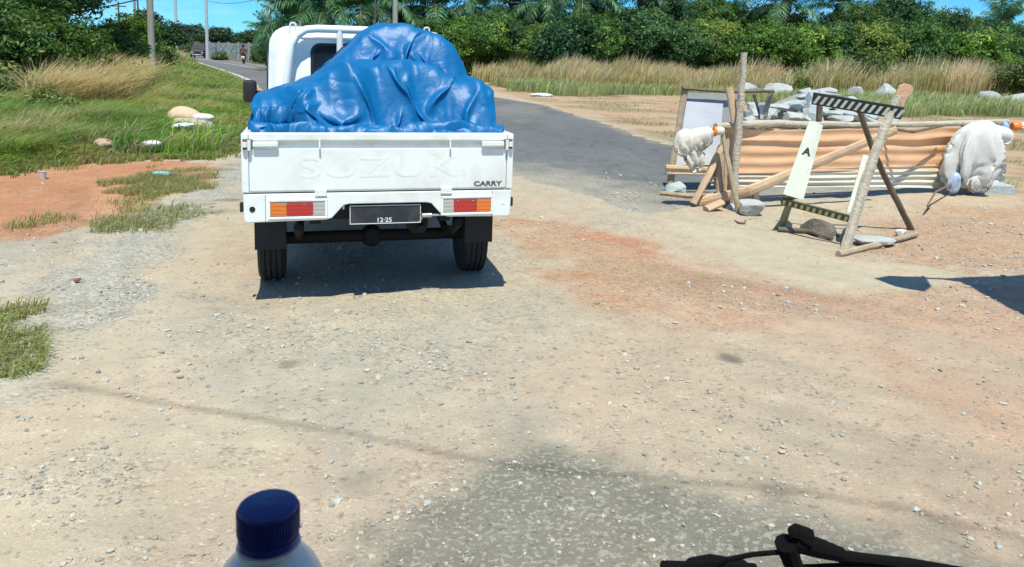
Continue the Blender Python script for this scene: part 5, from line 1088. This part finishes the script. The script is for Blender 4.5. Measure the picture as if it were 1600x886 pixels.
# ---------------------------------------------------------------- concrete wall at the bend
M_wall = mat('grey_wall_panels', (.30, .31, .28), .9, .22, 1.2, .3, 9, dirt=(.16, .16, .14), da=.6, dscale=.8)
a, b_ = P(328, 90, 97), P(480, 90, 82); WL = empty('concrete_wall', (a.x, a.y, 0), 0, 'long grey precast concrete panel wall at the bend, with faded light blue painted writing', 'wall')
nP = 9; T_ = (b_-a); T_.z = 0
for i in range(nP+1):
    p = T_*(i/nP); MB().box((p.x-.10, p.y-.10, 0), (p.x+.10, p.y+.10, 2.12)).build('post', M_wall, WL)
for i in range(nP):
    p, q_ = T_*((i+.03)/nP), T_*((i+.97)/nP); b = MB(); rows = 5
    for r_ in range(rows):
        z0, z1 = r_*.40+.02, r_*.40+.405; dn_ = Vector((T_.y, -T_.x, 0)).normalized()*(.04 if r_ % 2 else .05)
        vs = [b.bm.verts.new(v_) for v_ in (p+dn_+Vector((0, 0, z0)), q_+dn_+Vector((0, 0, z0)), q_+dn_+Vector((0, 0, z1-.02)), p+dn_+Vector((0, 0, z1-.02)), p-dn_+Vector((0, 0, z0)), q_-dn_+Vector((0, 0, z0)), q_-dn_+Vector((0, 0, z1-.02)), p-dn_+Vector((0, 0, z1-.02)))]
        for f_ in ((0, 1, 2, 3), (7, 6, 5, 4), (0, 4, 5, 1), (1, 5, 6, 2), (2, 6, 7, 3), (3, 7, 4, 0)): b.bm.faces.new([vs[k] for k in f_])
    b.build('wall_panel', M_wall, WL)
M_graf = mat('faded_blue_paint', (.25, .48, .55), .9, .2)
b = MB(); nn_ = Vector((T_.y, -T_.x, 0)).normalized()
if nn_.y > 0: nn_ = -nn_
g_ = random.Random(5)
for i in range(26):
    t0 = .07+i*.015; p = T_*t0+nn_*.062; z = .7+g_.random()*.5; q_ = p+T_.normalized()*g_.uniform(.0, .28); b.tube([p+Vector((0, 0, z)), q_+Vector((0, 0, z+g_.uniform(.2, .6)))], .05, 4, flat=(1, .15))
b.build('painted_writing', M_graf, WL)
for i, (px_, d_, rx_, rz_) in enumerate([(408, 76, 1.0, .9), (300, 118, 2.6, 1.2), (262, 95, 1.7, 1.0), (316, 120, 2.2, 1.0), (345, 88, .9, .4)]):
    t = make_tree(['small green shrub against the concrete wall near the pickup cab', 'grey green thicket behind the far dark car', 'grassy thicket at the far end of the left verge', 'low thicket right behind the far dark car', 'tiny shrub at the foot of the blue painted wall'][i], 500+i, rx_, rx_*.8, rz_, rz_*.8, 5000, .12, (.08, .13, .045), None, 7, cat='bush', name='bush', r=.05, bottom=-.95); q = P(px_, 90, d_); t.location = (q.x, d_, 0)
# ---------------------------------------------------------------- far dark car
M_dkpaint = mat('dark_car_paint', (.012, .014, .02), .6, .1, 3, 0); M_dkgl = mat('far_dark_glass', (.008, .01, .014), .5, .05, 1, 0, spec=.2)
q = G(308, 91); CR = empty('dark_car', (q.x, q.y, 0), R(14), 'small dark van driving towards the camera at the far end of the road', 'car')
bm = bmesh.new(); rings = []
for y_, hx, z0, z1, r_, ln in [(0, .72, .35, .85, .1, 0), (.12, .80, .28, 1.0, .12, 0), (.9, .82, .26, 1.08, .12, 0), (1.5, .82, .26, 1.78, .2, .2), (3.6, .82, .26, 1.82, .2, .2), (3.9, .78, .35, 1.5, .15, .1)]:
    rings.append([bm.verts.new((x, y_, z)) for x, z in rrect(hx, z0, z1, r_, 4, ln)])
for a, c in zip(rings[:-1], rings[1:]):
    for k in range(len(a)): bm.faces.new([a[k], a[(k+1) % len(a)], c[(k+1) % len(a)], c[k]])
bm.faces.new(rings[0]); bm.faces.new(rings[-1][::-1]); bmesh.ops.recalc_face_normals(bm, faces=bm.faces); me = bpy.data.meshes.new('body'); bm.to_mesh(me); bm.free(); link('body', me, M_dkpaint, CR)
o = MB().face([(-.62, .98, 1.12), (.62, .98, 1.12), (.55, 1.44, 1.66), (-.55, 1.44, 1.66)]).build('windscreen', M_dkgl, CR)
for v in o.data.vertices: v.co += Vector((0, -.05, .03))
for s in (-1, 1):
    MB().box((s*.60-.13, -.02, .62), (s*.60+.13, .05, .76), .02).build('headlight', M_clear, CR)
    for y_ in (.75, 3.1): MB().lathe([(0, -.09), (.2, -.09), (.29, -.07), (.30, 0), (.29, .07), (.2, .09), (0, .09)], (s*.76, y_, .30), 'x', 20).build('wheel', M_tyre, CR)
MB().box((-.6, -.03, .36), (.6, .03, .50), .02).build('bumper', M_chrome, CR); MB().box((-.25, -.045, .40), (.25, -.032, .50)).build('licence_plate', M_pw, CR)
# ---------------------------------------------------------------- motorcycle and rider
q = G(380, 99.5); MO = empty('motorcycle', (q.x, q.y, 0), R(15), 'white and red scooter riding away along the right side of the road, carrying a person', 'motorcycle')
MB().lathe([(.18, -.05), (.27, -.05), (.29, 0), (.27, .05), (.18, .05), (.18, -.05)], (0, 0, .29), 'x', 24).build('wheel', M_tyre, MO, True)
MB().lathe([(.18, -.05), (.27, -.05), (.29, 0), (.27, .05), (.18, .05), (.18, -.05)], (0, 1.25, .29), 'x', 24).build('wheel', M_tyre, MO, True)
MB().box((-.15, -.25, .42), (.15, .55, .72), .06).build('rear_body', mat('white_scooter_paint', (.7, .68, .62), .35), MO, True)
MB().box((-.16, .95, .35), (.16, 1.12, .95), .05).build('front_shield', mat('red_scooter_paint', (.4, .04, .03), .35), MO, True)
MB().box((-.13, -.15, .72), (.13, .60, .80), .03).build('seat', M_blackpl, MO, True)
MB().tube([(-.34, .88, 1.02), (0, 1.0, 1.0), (.34, .88, 1.02)], .018, 8).build('handlebar', M_blackpl, MO); MB().box((-.06, -.29, .52), (.06, -.24, .60), .01).build('tail_lamp', M_red, MO)
def skin_body(name, verts, edges, radii, mt, parent=None, loc=(0, 0, 0), rz=0):
    me = bpy.data.meshes.new(name); me.from_pydata(verts, edges, []); o = link(name, me, mt, parent); o.location = loc; o.rotation_euler = (0, 0, rz)
    m_ = o.modifiers.new('skin', 'SKIN'); me_l = me.skin_vertices[0].data
    for i, r_ in enumerate(radii): me_l[i].radius = r_ if hasattr(r_, '__len__') else (r_, r_)
    me_l[0].use_root = True; o.modifiers.new('sub', 'SUBSURF').levels = 2; o.modifiers['sub'].render_levels = 2
    dg = bpy.context.evaluated_depsgraph_get(); dg.update(); me2 = bpy.data.meshes.new_from_object(o.evaluated_get(dg)); o.modifiers.clear(); o.data = me2
    me2.materials.clear(); me2.materials.append(mt); me2.polygons.foreach_set('use_smooth', [True]*len(me2.polygons)); return o
v = [(0, .15, .90), (0, .17, 1.08), (0, .22, 1.30), (0, .25, 1.42), (0, .28, 1.50), (0, .30, 1.62), (0, .31, 1.72),
     (-.10, .2, .86), (-.17, .58, .80), (-.15, .66, .42), (-.15, .78, .38), (.10, .2, .86), (.17, .58, .80), (.15, .66, .42), (.15, .78, .38),
     (-.19, .25, 1.38), (-.27, .42, 1.15), (-.30, .74, 1.06), (-.31, .86, 1.04), (.19, .25, 1.38), (.27, .42, 1.15), (.30, .74, 1.06), (.31, .86, 1.04)]
e = [(0, 1), (1, 2), (2, 3), (3, 4), (4, 5), (5, 6), (0, 7), (7, 8), (8, 9), (9, 10), (0, 11), (11, 12), (12, 13), (13, 14), (3, 15), (15, 16), (16, 17), (17, 18), (3, 19), (19, 20), (20, 21), (21, 22)]
r_ = [(.15, .13), (.15, .12), (.17, .12), (.10, .09), .055, .10, .07, .09, .085, .06, .045, .09, .085, .06, .045, .065, .05, .038, .035, .065, .05, .038, .035]
pb = skin_body('person', v, e, r_, mat('dark_maroon_clothes', (.13, .045, .04), .9, .2), None, MO.location, MO.rotation_euler.z)
tag(pb, 'person in dark reddish clothes sitting upright on the distant scooter', 'person')
o = MB().lathe([(0, .13), (.08, .11), (.13, .02), (.125, -.06), (.10, -.10), (0, -.11)], (0, .30, 1.70), 'z', 18).build('helmet', mat('dark_helmet', (.03, .02, .02), .3), pb, True)

# ---------------------------------------------------------------- own vehicle: bottle on the dashboard and wiper
M_cap = mat('navy_cap', (.008, .022, .17), .45, .05); M_botl = mat('milky_bottle', (.55, .62, .62), .3, .05, coat=.3)
cpos = P(419, 786, .365); 
BT = empty('drinks_bottle', cpos+Vector((0, 0, -.24)), 0, 'plastic bottle with a dark blue screw cap at the bottom edge of the photo', 'bottle')
top = .24
MB().lathe([(0, top), (.0130, top), (.0148, top-.0012), (.0152, top-.004), (.0152, top-.0145), (.0150, top-.016)], (0, 0, 0), 'z', 48).build('cap', M_cap, BT, True)
b = MB()
for k in range(60): a = k*math.pi/30; b.box((-.0003, -.0006, top-.0145), (.0006, .0002, top-.003), 0, Matrix.Rotation(a, 4, 'Z') @ Matrix.Translation((.01515, 0, 0)))
b.build('cap_ridges', M_cap, BT)
MB().lathe([(.0146, top-.0168), (.0152, top-.0172), (.0152, top-.0205), (.0146, top-.021)], (0, 0, 0), 'z', 48).build('cap_ring', M_cap, BT, True)
MB().lathe([(.0125, top-.014), (.0128, top-.0215), (.0160, top-.022), (.0162, top-.0235), (.0145, top-.0245), (.0175, top-.028), (.024, top-.036), (.0295, top-.048), (.0325, top-.064), (.0325, top-.18), (.031, top-.235), (.02, top-.24), (0, top-.24)], (0, 0, 0), 'z', 48).build('bottle_body', M_botl, BT, True)
# wiper
wd = .72
WO = P(1250, 880, wd); WP = empty('wiper', WO, 0, 'black windscreen wiper arm and blade crossing the bottom right of the photo', 'wiper')
def wb(): return MB(WO)
M_wip = mat('wiper_black', (.003, .003, .003), .9, .2, 30, .05, spec=.15)
wb().tube(pth((1100, 882, wd+.01), (1125, 864, wd), (1165, 856, wd), (1225, 851, wd)), [.0026, .0026, .0026, .0026], 8, 0, 3).build('arm', M_wip, WP, True)
wb().tube(pth((1216, 838, wd), (1224, 862, wd), (1233, 882, wd)), [.0105, .0095, .0085], 10, 0, 1, flat=(.75, 1)).tube(pth((1222, 824, wd), (1232, 822, wd), (1250, 832, wd)), [.004, .007, .009], 8, 0, 2, flat=(1, .9)).build('hinge_block', M_wip, WP)
wb().tube(pth((1228, 836, wd), (1268, 846, wd), (1305, 857, wd)), [.0080, .0080, .0058], 10, 0, 1, flat=(.9, .85)).build('arm_cover', M_wip, WP)
wb().tube(pth((1240, 877, wd), (1320, 874, wd), (1400, 874, wd), (1480, 884, wd-.01), (1640, 912, wd-.03)), [.0028, .0030, .0040, .0040, .0040], 8, 0, 3, flat=(1, .7)).build('blade', M_wip, WP)
wb().tube(pth((1300, 859, wd), (1350, 864, wd), (1412, 872, wd), (1640, 908, wd-.03)), [.0050, .0042, .0048, .0036], 8, 0, 2, flat=(1, .9)).build('blade_rail', M_wip, WP)
wb().tube(pth((1050, 888, wd+.02), (1070, 874, wd+.02), (1100, 870, wd+.02), (1150, 877, wd+.02), (1168, 890, wd+.02)), [.006, .008, .009, .008, .004], 8, 0, 2).build('washer_nozzle', M_wip, WP, True)
wb().box(P(1040, 905, wd)+Vector((0, 0, -.05)), P(1180, 886, wd+.05)+Vector((0, .02, 0)), .004).build('pivot_cover', M_wip, WP)
WP.location.z -= .007; WP.location.x += .008
# cab shell of the vehicle the photo is taken from: out of view, it shades the bottle
M_int = mat('dark_cab_plastic', (.03, .03, .032), .7, .1)
VH = empty('van_cab', (0, 0, 0), 0, 'dark dashboard and roof of the van the photo is taken from, just outside the frame', 'van')
zb = cpos.z-.24
b = MB(); b.box((-.95, .05, zb-.12), (.95, .50, zb-.002), .02); b.build('dashboard', M_int, VH)
MB().box((-.9, -1.6, 2.02), (.9, .28, 2.06), .02).build('roof', M_white, VH)
MB().box((-.9, -1.6, .5), (-.86, -.3, 2.02)).build('side_wall', M_white, VH); MB().box((.86, -1.6, .5), (.9, -.3, 2.02)).build('side_wall', M_white, VH)
MB().box((-.9, -1.64, .5), (.9, -1.6, 2.04)).build('rear_wall', M_white, VH)
MB().box((-.9, -1.6, .48), (.9, .50, .52)).build('cab_floor', M_int, VH)
MB().box((-.95, .50, .45), (.95, .60, zb-.16), .02).build('nose', M_white, VH)
# ---------------------------------------------------------------- unseen awning added on the right, shaped to cast the shadow on the gravel
off = Vector((sdir.x, sdir.y, 0))/sdir.z
def up(px_, py_, z): g = G(px_, py_); return Vector((g.x+off.x*z, g.y+off.y*z, z))
AW = empty('shadow_awning', G(1830, 500), 0, 'unseen dark awning added past the right edge to cast a shadow on the gravel', 'awning')
def ab(): return MB(AW.location)
zz_ = 2.55
cor = [up(1466, 437, zz_), up(1500, 441, zz_), up(1600, 493, zz_+.02), up(1800, 560, zz_+.05), up(1830, 430, zz_+.1), up(1600, 429, zz_+.05)]  # outline lifted from the wanted shadow towards the sun
b = ab(); vs = [b.bm.verts.new(p-AW.location) for p in cor]; vs2 = [b.bm.verts.new(p+Vector((0, 0, .02))-AW.location) for p in cor]; b.bm.faces.new(vs); b.bm.faces.new(vs2[::-1])
for i in range(len(cor)): b.bm.faces.new([vs[i], vs[(i+1) % len(cor)], vs2[(i+1) % len(cor)], vs2[i]])
M_awn = mat('caster_canvas', (.05, .055, .06), .9); b.build('shadow_canvas', M_awn, AW)
ab().tube([up(1445, 436, zz_), up(1490, 437, zz_)], .02, 6).build('shadow_rope', M_awn, AW)
cc = [up(1366, 437, zz_), up(1390, 433, zz_), up(1420, 434, zz_), up(1446, 434, zz_), up(1455, 449, zz_), up(1445, 455, zz_), up(1400, 448, zz_)]  # second added outline, for the blob at the shadow's tip
b = ab(); vs = [b.bm.verts.new(p-AW.location) for p in cc]; vs2 = [b.bm.verts.new(p+Vector((0, 0, .03))-AW.location) for p in cc]; b.bm.faces.new(vs); b.bm.faces.new(vs2[::-1])
for i in range(len(cc)): b.bm.faces.new([vs[i], vs[(i+1) % len(cc)], vs2[(i+1) % len(cc)], vs2[i]])
b.build('shadow_flap', M_awn, AW)
ab().tube([G(1830, 500), G(1830, 500)+Vector((0, 0, zz_+.05))], .05, 10, .1, 4).build('post', M_woodd, AW)  # added post for the unseen awning
